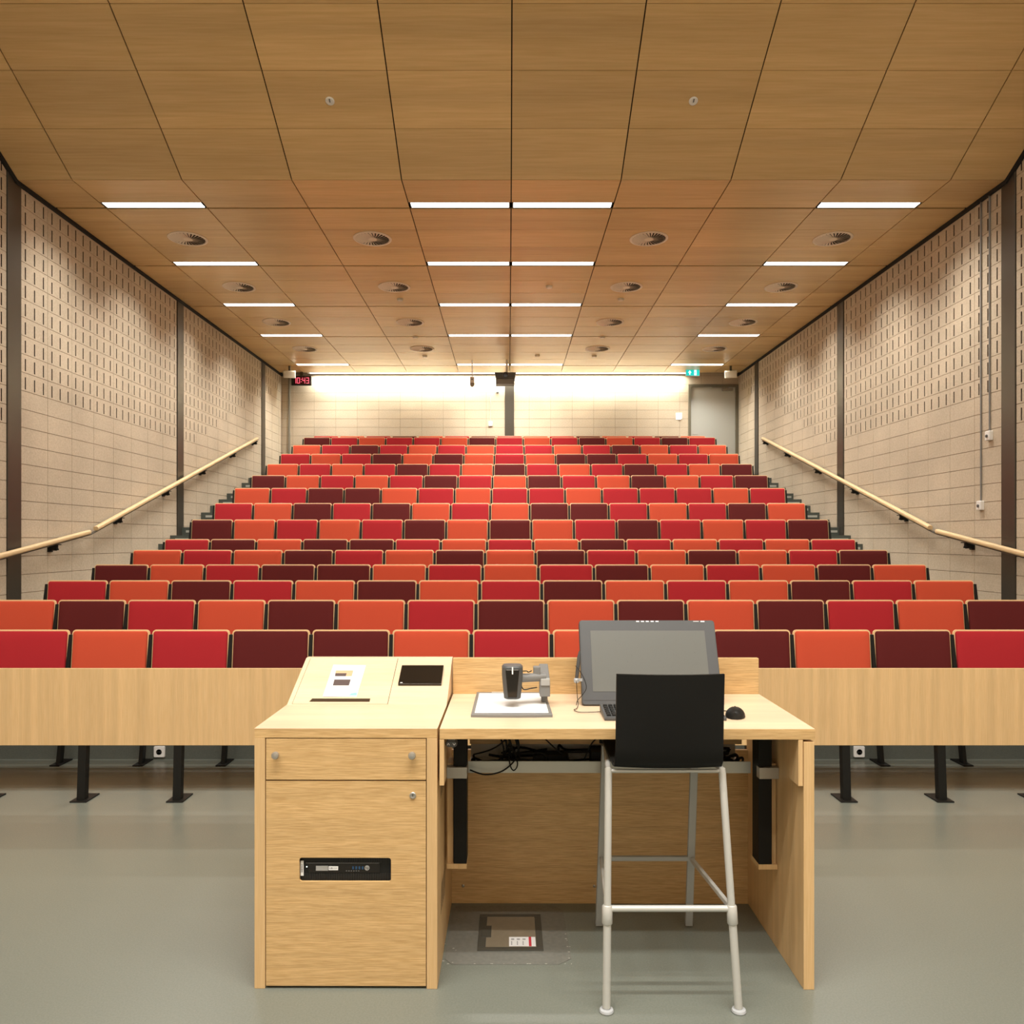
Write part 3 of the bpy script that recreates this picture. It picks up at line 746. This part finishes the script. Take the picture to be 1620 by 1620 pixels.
m = MB(); m.hexa(on_slope(pi_, .011)+on_slope(pi_, .0113)); m.build('screen', 'glossb', r, b0)
pj = [(ua+.008, va+.0045), (ua+.018, va+.0045), (ua+.018, va+.008), (ua+.008, va+.008)]
m = MB(); m.hexa(on_slope(pj, .0112)+on_slope(pj, .0116)); m.build('badge', 'paper', r, b0)
A = [inv(527.5, 1052), inv(579, 1053), inv(564, 1103), inv(510.5, 1102.5)]
b0 = S(A[3][0], A[3][1], 0)
r = empty('instruction_sheet', b0, 'white instruction sheet with two small pictures on the lectern slope', 'paper')
m = MB(); m.hexa(on_slope([A[3], A[2], A[1], A[0]], .0009)+on_slope([A[3], A[2], A[1], A[0]], .0014)); m.build('sheet', 'paper', r, b0)
def q4(name, P4, mat, h=.0017):
    m = MB(); Q = [inv(*p_) for p_ in P4]; m.quad(on_slope(Q, h)); return m.build(name, mat, r, b0)
q4('picture', [(531.5, 1061), (559, 1061), (558, 1065.5), (530.5, 1065.5)], 'orangep')['label'] = 'orange strip of small pictures'
q4('picture', [(530.5, 1065.5), (548.5, 1065.5), (547, 1070.3), (530, 1070.3)], 'brownp'); q4('picture', [(548.5, 1065.5), (558, 1065.5), (556.5, 1070.3), (547, 1070.3)], 'orangep', .0016)
q4('picture', [(529, 1075.5), (555, 1075.5), (552, 1085), (526.5, 1085)], 'brownp')['label'] = 'dark picture'
q4('corner_mark', [(551.5, 1101), (556, 1097), (565, 1096), (564.5, 1100.7)], 'tealp')['label'] = 'teal corner mark'
q4('footer_text', [(522, 1097.6), (538, 1097.6), (537.8, 1098.2), (521.8, 1098.2)], 'greyp')

# sit-stand desk
dk = empty('sit_stand_desk', DB, 'pale oak height-adjustable lecturer desk beside the lectern cabinet', 'desk', None, RZ)
T0_, T1_ = -.2385, 1.057
m = MB(); m.box(T0_, T1_, DY, 3.33, .863, .8994); m.build('tabletop', 'oak_h', dk, q, bevel=.0015)
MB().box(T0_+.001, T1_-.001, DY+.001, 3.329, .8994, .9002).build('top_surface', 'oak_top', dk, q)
MB().box(.50, .86, 3.255, 3.262, .9002, .9006).build('cable_flap_seam', 'brownp', dk, q)
MB().box(T0_, 1.055, 3.33, 3.355, .80, 1.052).build('back_rail', 'oak_h', dk, q, bevel=.002)
MB().box(-.246, 1.018, 3.36, 3.38, .0, .655).build('modesty_panel', 'oak_h', dk, q)
MB().box(1.018, 1.055, DY+.002, 3.38, 0, .855).build('side_panel', 'oak_v', dk, q, bevel=.0015)
MB().box(-.2385, -.2225, DY, DY+.10, .703, .862).build('side_skirt', 'oak_v', dk, q, bevel=.001)
MB().box(.999, 1.015, DY, DY+.10, .703, .862).build('side_skirt', 'oak_v', dk, q, bevel=.001)
for s_, xo, xi in ((1, -.235, -.160), (-1, 1.017, .945)):
    xa, xb_ = sorted((xi-s_*.05, xi)); 
    MB().box(xa, xb_, 2.98, 3.06, .325, .862).build('lifting_column', 'blkm', dk, q, bevel=.002)
    m = MB(); xa, xb_ = sorted((xo, xi-s_*.052)); m.box(xa, xb_, 3.0, 3.08, .308, .70); xa, xb_ = sorted((xo, xi)); m.box(xa, xb_, 2.98, 3.08, .305, .324)
    m.build('column_housing', 'oak_v', dk, q, bevel=.001)
    xa, xb_ = sorted((xo, xi+s_*.002)); MB().box(xa, xb_, 2.965, 3.0, .652, .694).build('bracket', 'alu', dk, q, bevel=.001)
    xa, xb_ = sorted((xi-s_*.06, xi+s_*.004)); MB().box(xa-.012, xb_+.012, 2.99, 3.15, .80, .862).build('column_head', 'blkm', dk, q)
m = MB(); m.box(-.16, .945, 3.08, 3.085, .640, .685); m.box(-.16, .945, 3.085, 3.30, .640, .645); m.box(-.16, .945, 3.295, 3.30, .645, .80)
m.build('cable_tray', 'trayg', dk, q)
MB().box(-.16, .945, 3.2, 3.22, .722, .863).build('cross_rail', 'oak_h', dk, q)
for xk in (731.5, 939, 1149):
    xx = (xk-CX)*3.36/F; MB().lathe([(.006, 0), (.006, -.003), (.003, -.005), (.001, -.005)], (xx, 3.36, .075), 'y', 12).build('screw', 'alu', dk, q)
# up/down switch
hx, hz = (714-CX)*(DY+.03)/F, HC-(1177-CY)*(DY+.03)/F
m = MB(); m.plate(.040, .022, .010, [(0, .03), (0, 0), (.002, -.003)], Matrix.Translation((hx, DY+.03, hz)), 0)
m.box(hx-.012, hx+.012, DY+.035, DY+.05, hz+.01, .863, 1)
for sx, up in ((-1, 1), (1, -1)):
    for e in (-1, 1):
        a0 = Vector((hx+sx*.010, 0, hz+up*.0035)); a1 = Vector((hx+sx*.010+e*.0045, 0, hz-up*.0035)); dv = (a1-a0).normalized(); n_ = Vector((-dv.z, 0, dv.x))*.0009
        m.quad([(a0.x-n_.x, DY+.0262, a0.z-n_.z), (a1.x-n_.x, DY+.0262, a1.z-n_.z), (a1.x+n_.x, DY+.0262, a1.z+n_.z), (a0.x+n_.x, DY+.0262, a0.z+n_.z)], 2)
m.build('height_switch', ['dgrey', 'lgrey', 'paper'], dk, q, smooth=30)

# cable tangle in the tray
m = MB(); rnd = random.Random(5)
def arc(pts, rr=.0035):
    P_ = [Vector(p_) for p_ in pts]; out = []
    for i in range(len(P_)-1):
        p0 = P_[max(i-1, 0)]; p1 = P_[i]; p2 = P_[i+1]; p3 = P_[min(i+2, len(P_)-1)]
        for k in range(6):
            t_ = k/6; out.append(.5*((2*p1)+(-p0+p2)*t_+(2*p0-5*p1+4*p2-p3)*t_*t_+(-p0+3*p1-3*p2+p3)*t_**3))
    out.append(P_[-1]); m.tube(out, rr, 6)
for i in range(17):
    x = -.12+rnd.random()*.95; y = 3.11+rnd.random()*.15; pts = []
    for k in range(6):
        pts.append((x, y, .652+rnd.random()*.05)); x = min(max(x+(rnd.random()-.5)*.38, -.14), .92); y = min(max(y+(rnd.random()-.5)*.1, 3.10), 3.28)
    arc(pts, .004+rnd.random()*.002)
for i in range(7):
    x = -.02+i*.012; arc([(x+.01, 3.18, .862), (x-.02, 3.15, .80), (x-.03+rnd.random()*.05, 3.13, .72), (x+rnd.random()*.1-.05, 3.14, .66)], .003+rnd.random()*.002)
arc([(-.14, 3.10, .78), (-.06, 3.10, .79), (.02, 3.10, .81), (.10, 3.11, .80), (.18, 3.12, .73), (.25, 3.13, .67)], .003)
arc([(-.15, 3.05, .66), (-.09, 3.05, .642), (-.02, 3.06, .655), (.03, 3.09, .70), (-.01, 3.12, .74)], .003)
arc([(0, 3.13, .74), (0.005, 3.065, .68), (.02, 3.06, .655), (.035, 3.065, .68), (.02, 3.13, .73)], .0025)
arc([(.30, 3.12, .68), (.34, 3.11, .76), (.42, 3.11, .79), (.52, 3.12, .77), (.60, 3.12, .70)], .003)
arc([(-.14, 3.12, .70), (-.05, 3.12, .73), (.03, 3.14, .80), (.06, 3.15, .86)], .003)
m.box(.33, .60, 3.12, 3.22, .650, .71); m.box(.10, .24, 3.14, 3.22, .650, .69)
o = m.build('cable_tangle', 'blkm', smooth=60); setp(o, 'tangle of black cables lying in the metal tray under the desk', 'cables', None, 'stuff')

# ------------------------------------------------------------------ floor box
def fl(x, y, z=0): d_ = (HC-z)*F/(y-CY); return ((x-CX)*d_/F, d_, z)
b0 = fl(805, 1526)
r = empty('floor_box', (0, 3.11, 0), 'square floor access box with beige lid set in a grey patch under the desk', 'floor box')
x0, x1, y0, y1 = -.237, .233, 2.872, 3.335
oc = [(x0+.03, y0), (x1-.05, y0), (x1, y0+.04), (x1-.005, y1-.04), (x1-.05, y1), (x0+.02, y1), (x0, y1-.03), (x0, y0+.04)]
MB().loops([[(a, b-3.11, .0002) for a, b in oc], [(a, b-3.11, .0018) for a, b in oc]]).build('patch', 'patch', r)
fx0, fx1, fy0, fy1 = -.118, .132, 2.965, 3.25
m = MB()
for (a, b, c_, d_) in ((fx0, fx1, fy0, fy0+.022), (fx0, fx1, fy1-.022, fy1), (fx0, fx0+.03, fy0+.022, fy1-.022), (fx1-.025, fx1, fy0+.022, fy1-.022)): m.box(a, b, c_-3.11, d_-3.11, .001, .006)
m.box(fx0+.012, fx0+.05, 3.06-3.11, 3.15-3.11, .002, .0075)
m.build('frame', 'boxfr', r, bevel=.001)
m = MB(); m.box(fx0+.031, fx1-.026, fy0+.023-3.11, fy1-.023-3.11, .001, .0055); m.build('lid', 'boxlid', r)
m = MB(); sx0, sx1, sy0, sy1 = .002, .104, 2.992-3.11, 3.062-3.11
m.box(sx0, sx1, sy0, sy1, .0056, .0062, 0); m.box(sx0+.076, sx0+.086, sy0, sy1, .0063, .0066, 1)
for i in range(3):
    m.box(sx0+.008+i*.022, sx0+.020+i*.022, sy1-.024, sy1-.012, .0063, .0065, 2)
    m.box(sx0+.008+i*.022, sx0+.012+i*.022, sy0+.008, sy1-.032, .0063, .0065, 2)
m.build('sticker', ['paper', 'redp', 'greyp'], r)['label'] = 'white sticker with a red band'
# crumbs of filler along the patch edge stay part of it
m = MB()
for i in range(26):
    t_ = rnd.random(); side = rnd.randrange(3)
    a, b = [(x0+t_*(x1-x0), y0+.004), (x1-.01+rnd.random()*.012, y0+t_*(y1-y0)*.6), (x0+rnd.random()*.06-.02, y0+t_*.15)][side]
    s_ = .0007+rnd.random()*.0013; m.box(a-s_*2, a+s_*2, b-3.11-s_, b-3.11+s_, .0005, .0026)
m.build('filler_crumbs', 'nosing', r)['kind'] = 'stuff'

# ------------------------------------------------------------------ bar stool
sb = (.53, 2.83, 0)
r = empty('bar_stool', sb, 'black-seated bar stool with silver legs pulled up to the desk', 'stool')
nl0, nl1 = Vector((.322, 2.585, .0)), Vector((.757, 2.585, 0))         # near feet
nt0, nt1 = Vector((.338, 2.66, .775)), Vector((.722, 2.66, .775))
fl0, fl1 = Vector((.363, 3.16, 0)), Vector((.724, 3.16, 0))
ft0, ft1 = Vector((.372, 3.02, .765)), Vector((.715, 3.02, .765))
def lerp(a, b, t_): return a+(b-a)*t_
for a, b in ((nl0, nt0), (nl1, nt1)):
    c_ = lerp(a, b, .42)
    m = MB(); m.tube([lerp(a, b, .018), lerp(a, b, .40)], .0135, 14); m.tube([lerp(a, b, .40), lerp(a, b, .985), b+Vector((0, .004, .004))], .0125, 14)
    m.build('leg', 'silver', r, sb, smooth=40)
    m = MB(); m.tube([lerp(a, b, .355), lerp(a, b, .36), lerp(a, b, .43), lerp(a, b, .435)], [.0145, .0175, .0175, .0145], 16); m.build('collar', 'silver', r, sb, smooth=40)
    m = MB(); m.lathe([(.010, .018), (.012, .012), (.022, .010), (.024, .004), (.022, 0)], tuple(a), 'z', 18); m.build('foot_glide', 'clear', r, sb, smooth=30)
for a, b in ((fl0, ft0), (fl1, ft1)):
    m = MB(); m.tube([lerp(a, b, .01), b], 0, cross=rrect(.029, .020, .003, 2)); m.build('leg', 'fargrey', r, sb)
zn = .325; a, b = lerp(nl0, nt0, .42), lerp(nl1, nt1, .42)
m = MB(); m.tube([a, b], .0105, 12); m.build('footrest', 'silver', r, sb, smooth=40)
c_, d_ = lerp(fl0, ft0, .385), lerp(fl1, ft1, .385)
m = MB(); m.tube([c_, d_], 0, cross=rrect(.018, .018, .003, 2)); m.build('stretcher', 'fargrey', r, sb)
for p_, q_ in ((a, c_), (b, d_)):
    m = MB(); m.tube([p_, q_], 0, cross=rrect(.014, .018, .003, 2)); m.build('stretcher', 'silver', r, sb)
# seat frame under the shell
m = MB(); m.tube([nt0-Vector((0,0,.004)), nt1-Vector((0,0,.004))], .006, 10); m.tube([ft0, ft1], .010, 10); m.tube([nt0, ft0], .010, 10); m.tube([nt1, ft1], .010, 10); m.build('seat_frame', 'silver', r, sb, smooth=40)
# shell: seat and back as one sheet
prof = [(2.575, 1.108), (2.578, 1.05), (2.588, .95), (2.600, .86), (2.612, .81), (2.632, .787), (2.67, .780), (2.76, .779), (2.90, .783), (3.0, .786), (3.045, .775), (3.055, .755)]
NU = 12; V1 = []; xm = .5335
def sheet(off):
    L = []
    for i, (yy, zz) in enumerate(prof):
        p_ = Vector((0, prof[max(i-1, 0)][0], prof[max(i-1, 0)][1])); n2 = Vector((0, prof[min(i+1, len(prof)-1)][0], prof[min(i+1, len(prof)-1)][1]))
        d = (n2-p_).normalized(); nn = Vector((0, d.z, -d.y))       # outward: towards camera for the back
        row = []
        hw = .1785 if zz > .83 else .180
        for u in range(NU+1):
            s_ = -1+2*u/NU; x = xm+hw*s_+( .0035 if s_ else 0)*(zz-.78)*2
            back = min(1, max(0, (zz-.80)/.2))
            yy2 = yy+.022*s_*s_*back; zz2 = zz+(.006*s_*s_*(1-back))
            row.append(Vector((x, yy2, zz2))+nn*off)
        L.append(row)
    return L
A_, B_ = sheet(0), sheet(-.011)
m = MB(); k0 = 0
rings = []
for i in range(len(prof)): rings.append(A_[i]+list(reversed(B_[i])))
m.loops([[tuple(v) for v in rg] for rg in rings], 0, True, True)
m.build('seat_shell', 'seatblk', r, sb, smooth=50)

# ------------------------------------------------------------------ things on the desk
ZT = .9006
# pen display
mb0 = (.565, 3.08, ZT)
r = empty('pen_display', mb0, 'large grey pen display monitor tilted back on the desk behind the stool', 'monitor')
hgt = math.hypot(.14, 1.2226-.905)
Tm = Matrix.Translation((.565, 3.08, .906)) @ Matrix.Rotation(-math.atan2(.14, .3176), 4, 'X')
w_ = .553
m = MB(); m.plate(w_, hgt, .012, [(.004, .045), (0, .030), (0, .003), (.002, 0)], Tm @ Matrix.Translation((0, 0, hgt/2))); m.build('casing', 'bezel', r, mb0, smooth=30)
m = MB(); m.box(-w_/2+.006, w_/2-.006, -.0015, .001, .018, hgt-.014, T=Tm); m.build('front_glass', 'bezel', r, mb0)
m = MB(); m.box(-.232, .232, -.0025, -.001, .052, hgt-.045, T=Tm); m.build('screen', 'screen', r, mb0)
m = MB()
for i in range(5): m.box(-.043+i*.0198, -.031+i*.0198, -.002, .002, hgt-.0085, hgt-.0035, T=Tm)
m.box(.220, .236, -.002, .002, hgt-.009, hgt-.004, T=Tm); m.box(.19, .213, -.002, .002, hgt-.007, hgt-.005, T=Tm)
m.build('button_marks', 'paper', r, mb0)
m = MB(); m.hexa([(-.16, .05, .02), (.16, .05, .02), (.16, .06, .02), (-.16, .06, .02), (-.12, .05, hgt*.6), (.12, .05, hgt*.6), (.12, .06, hgt*.6), (-.12, .06, hgt*.6)])
m.v = [tuple(Tm @ Vector(v)) for v in m.v]; m.build('stand', 'dgrey', r, mb0)
m = MB(); m.box(.565-.16, .565+.16, 3.17, 3.29, ZT, ZT+.012); m.tube([(.565, 3.25, ZT+.01), (.565, 3.20, 1.06)], .018, 10); m.build('stand_foot', 'dgrey', r, mb0)
# pen in its holder
pp0, pp1 = px(917, 1030, 3.08), px(912, 1076, 3.08)
r = empty('stylus_pen', pp1, 'dark stylus pen standing in a clip at the left edge of the pen display', 'pen')
m = MB(); m.tube([pp1, lerp(Vector(pp1), Vector(pp0), .3), lerp(Vector(pp1), Vector(pp0), .8), pp0], [.006, .0075, .007, .003], 12); m.build('barrel', 'dgrey', r, pp1, smooth=40)
m = MB(); m.lathe([(.004, -.012), (.010, -.008), (.011, .004), (.008, .008)], pp1, 'z', 14); m.box(pp1[0], .289, 3.076, 3.084, pp1[2]-.004, pp1[2]+.006); m.build('holder_clip', 'clear', r, pp1, smooth=30)
m = MB()
arc([(.262, 3.07, 1.06), (.285, 3.045, 1.03), (.300, 3.03, .985), (.285, 3.03, .955), (.268, 3.05, .93), (.262, 3.04, .912)], .0014)
arc([(.265, 3.07, 1.0), (.268, 3.06, .94), (.270, 3.05, .915), (.262, 3.02, .9045), (.25, 3.0, .9045), (.262, 2.96, .9045), (.30, 2.955, .9045), (.36, 2.97, .9045), (.40, 3.0, .9045)], .0014)
m.build('cord', 'blk', r, pp1)
# document camera
b0 = (.012, 2.89, ZT)
r = empty('document_camera', b0, 'grey document camera with white base plate on the desk', 'document camera')
m = MB(); fr_ = [(-.138, 2.888), (-.06, 2.882), (.03, 2.880), (.10, 2.882), (.162, 2.888), (.156, 3.31), (-.134, 3.31)]
m.loops([[(a, b, ZT) for a, b in fr_], [(a, b, ZT+.009) for a, b in fr_], [(a*.985, b+(.004 if b < 3 else -.004), ZT+.012) for a, b in fr_]]); m.build('base', 'mgrey', r, b0, smooth=30)
m = MB(); m.hexa([(-.125, 2.905, ZT+.012), (.148, 2.905, ZT+.012), (.145, 3.275, ZT+.012), (-.122, 3.275, ZT+.012), (-.125, 2.905, ZT+.0130), (.148, 2.905, ZT+.0132), (.145, 3.275, ZT+.0132), (-.122, 3.275, ZT+.0132)]); m.build('white_plate', 'paper', r, b0)
m = MB(); m.box(-.07, -.02, 3.283, 3.300, ZT+.012, ZT+.0145); m.build('control_strip', 'silver', r, b0)
hd = px(810.5, 1078, 3.02)
m = MB(); L = []
for zz, w2, d2 in ((-.064, .026, .026), (-.060, .032, .032), (-.02, .036, .038), (.03, .040, .042), (.058, .040, .042), (.064, .034, .036)):
    L.append([(hd[0]+a, hd[1]+b, hd[2]+zz) for a, b in rrect(w2*2, d2*2, w2*.6, 4)])
m.loops(L); head = m.build('camera_head', 'dgrey', r, b0, smooth=35)
m = MB(); m.hexa([(hd[0]-.017, hd[1]-.040, hd[2]-.055), (hd[0]+.017, hd[1]-.040, hd[2]-.055), (hd[0]+.017, hd[1]-.02, hd[2]-.055), (hd[0]-.017, hd[1]-.02, hd[2]-.055),
                  (hd[0]-.026, hd[1]-.0445, hd[2]+.05), (hd[0]+.026, hd[1]-.0445, hd[2]+.05), (hd[0]+.026, hd[1]-.02, hd[2]+.05), (hd[0]-.026, hd[1]-.02, hd[2]+.05)]); m.build('glossy_front', 'glossb', head, b0, bevel=.002)
m = MB(); m.box(hd[0]-.002, hd[0]+.003, hd[1]-.047, hd[1]-.044, hd[2]+.035, hd[2]+.062); m.build('indicator', 'paper', head, b0); B(hd[0]-.022, hd[0]+.022, hd[1]-.0462, hd[1]-.044, hd[2]+.050, hd[2]+.0525).build('trim_line', 'mgrey', head, b0)
ax = px(827, 1070, 3.04); post = px(861.5, 1083, 3.08)
m = MB(); m.tube([(hd[0]+.03, 3.03, ax[2]-.005), (post[0], 3.06, ax[2]-.005)], .017, 16); m.build('arm', 'mgrey', r, b0, smooth=40)
m = MB(); m.box(post[0]-.045, post[0]-.018, 3.04, 3.075, ax[2]-.01, ax[2]+.036); m.build('arm_joint', 'mgrey', r, b0, bevel=.003)
m = MB(); m.hexa([(post[0]-.020, 3.04, ZT+.045), (post[0]+.020, 3.04, ZT+.045), (post[0]+.020, 3.12, ZT+.045), (post[0]-.020, 3.12, ZT+.045), (post[0]-.020, 3.04, ZT+.105), (post[0]+.020, 3.04, ZT+.105), (post[0]+.016, 3.14, ax[2]+.034), (post[0]-.020, 3.14, ax[2]+.034)]); m.build('elbow', 'mgrey', r, b0, bevel=.003)
m = MB(); m.box(post[0]-.017, post[0]+.019, 3.035, 3.06, ZT+.088, ZT+.115); m.build('elbow_cap', 'lgrey', r, b0, bevel=.003)
m = MB(); m.tube([(post[0], 3.10, ZT+.012), (post[0], 3.10, ZT+.06)], .013, 12); m.build('post', 'mgrey', r, b0, smooth=40)
m = MB(); arc([(hd[0]+.035, 3.03, ax[2]+.022), (hd[0]+.055, 3.02, ax[2]+.024), (hd[0]+.062, 3.03, ax[2]+.018), (hd[0]+.075, 3.05, ax[2]+.02)], .002); arc([(hd[0]+.035, 3.03, ax[2]-.035), (hd[0]+.045, 3.02, ax[2]-.047), (hd[0]+.075, 3.03, ax[2]-.044), (hd[0]+.095, 3.05, ax[2]-.045)], .0022)
m.build('cable', 'blk', r, b0)
# keyboard
b0 = (.566, 2.83, ZT)
r = empty('keyboard', b0, 'black computer keyboard in front of the pen display, mostly hidden by the stool', 'keyboard')
m = MB(); m.hexa([(.346, 2.83, ZT), (.786, 2.83, ZT), (.786, 2.985, ZT), (.346, 2.985, ZT), (.346, 2.83, ZT+.012), (.786, 2.83, ZT+.012), (.786, 2.985, ZT+.028), (.346, 2.985, ZT+.028)]); m.build('body', 'dgrey', r, b0, bevel=.003)
m = MB()
for rr in range(6):
    y = 2.846+rr*.0215; z = ZT+.0135+rr*.0023; x = .356
    while x < .768:
        if not (rr == 0 and .43 < x < .55): m.hexa([(x, y, z), (x+.0165, y, z), (x+.0165, y+.017, z+.001), (x, y+.017, z+.001), (x+.002, y+.001, z+.006), (x+.0145, y+.001, z+.006), (x+.0145, y+.015, z+.007), (x+.002, y+.015, z+.007)])
        x += .0195
m.box(.43, .55, 2.846, 2.863, ZT+.0135, ZT+.0195)
kk = m.build('keys', 'blk', r, b0); kk['kind'] = 'stuff'
# mouse
b0 = (.836, 2.90, ZT)
r = empty('computer_mouse', b0, 'black computer mouse on the desk right of the stool back', 'mouse')
m = MB(); L = []
for t_ in [i/10 for i in range(11)]:
    yy = -.055+.11*t_; ww = .036*math.sqrt(max(.02, 1-(2*t_-1)**2*.92)); hh = .036*math.sqrt(max(.02, 1-((t_-.42)/.6)**2))
    L.append([(ww*math.cos(a_), yy, .001+max(0, hh*math.sin(a_))) for a_ in [2*PI*j/20 for j in range(20)]])
m.loops(L)
Rm = Matrix.Rotation(math.radians(-18), 4, 'Z'); m.v = [tuple(Rm @ Vector(v)) for v in m.v]
m.build('body', 'blk', r, smooth=60)
m = MB(); m.lathe([(.006, -.002), (.007, 0), (.006, .002)], (.008, .03, .026), 'x', 12); m.build('scroll_wheel', 'blk', r)
m = MB(); m.tube([Rm @ Vector((0, .05, .006)), (-.02, .08, .004), (-.06, .07, .003), (-.09, .10, .003), (-.10, .2, .003)], .0018, 6); m.build('cable', 'blk', r)

# ------------------------------------------------------------------ camera, world, view
cam = bpy.data.cameras.new('camera'); co = bpy.data.objects.new('camera', cam); C.objects.link(co)
co.location = (0, 0, HC); co.rotation_euler = (PI/2, 0, 0)
cam.sensor_width = 36; cam.lens = F/1620*36; cam.shift_x = (810-CX)/1620; cam.shift_y = (CY-810)/1620; cam.clip_start = .05; cam.clip_end = 60
bpy.context.scene.camera = co
w = bpy.data.worlds.new('world'); bpy.context.scene.world = w; w.use_nodes = True
w.node_tree.nodes['Background'].inputs['Color'].default_value = (.05, .05, .05, 1)
vs = bpy.context.scene.view_settings
vs.view_transform = 'Standard'; vs.look = 'None'; vs.gamma = 1; vs.use_curve_mapping = False; vs.exposure = 0.0
sc = bpy.context.scene
sc.cycles.max_bounces = 10; sc.cycles.diffuse_bounces = 6; sc.cycles.glossy_bounces = 4
sc.cycles.use_denoising = True
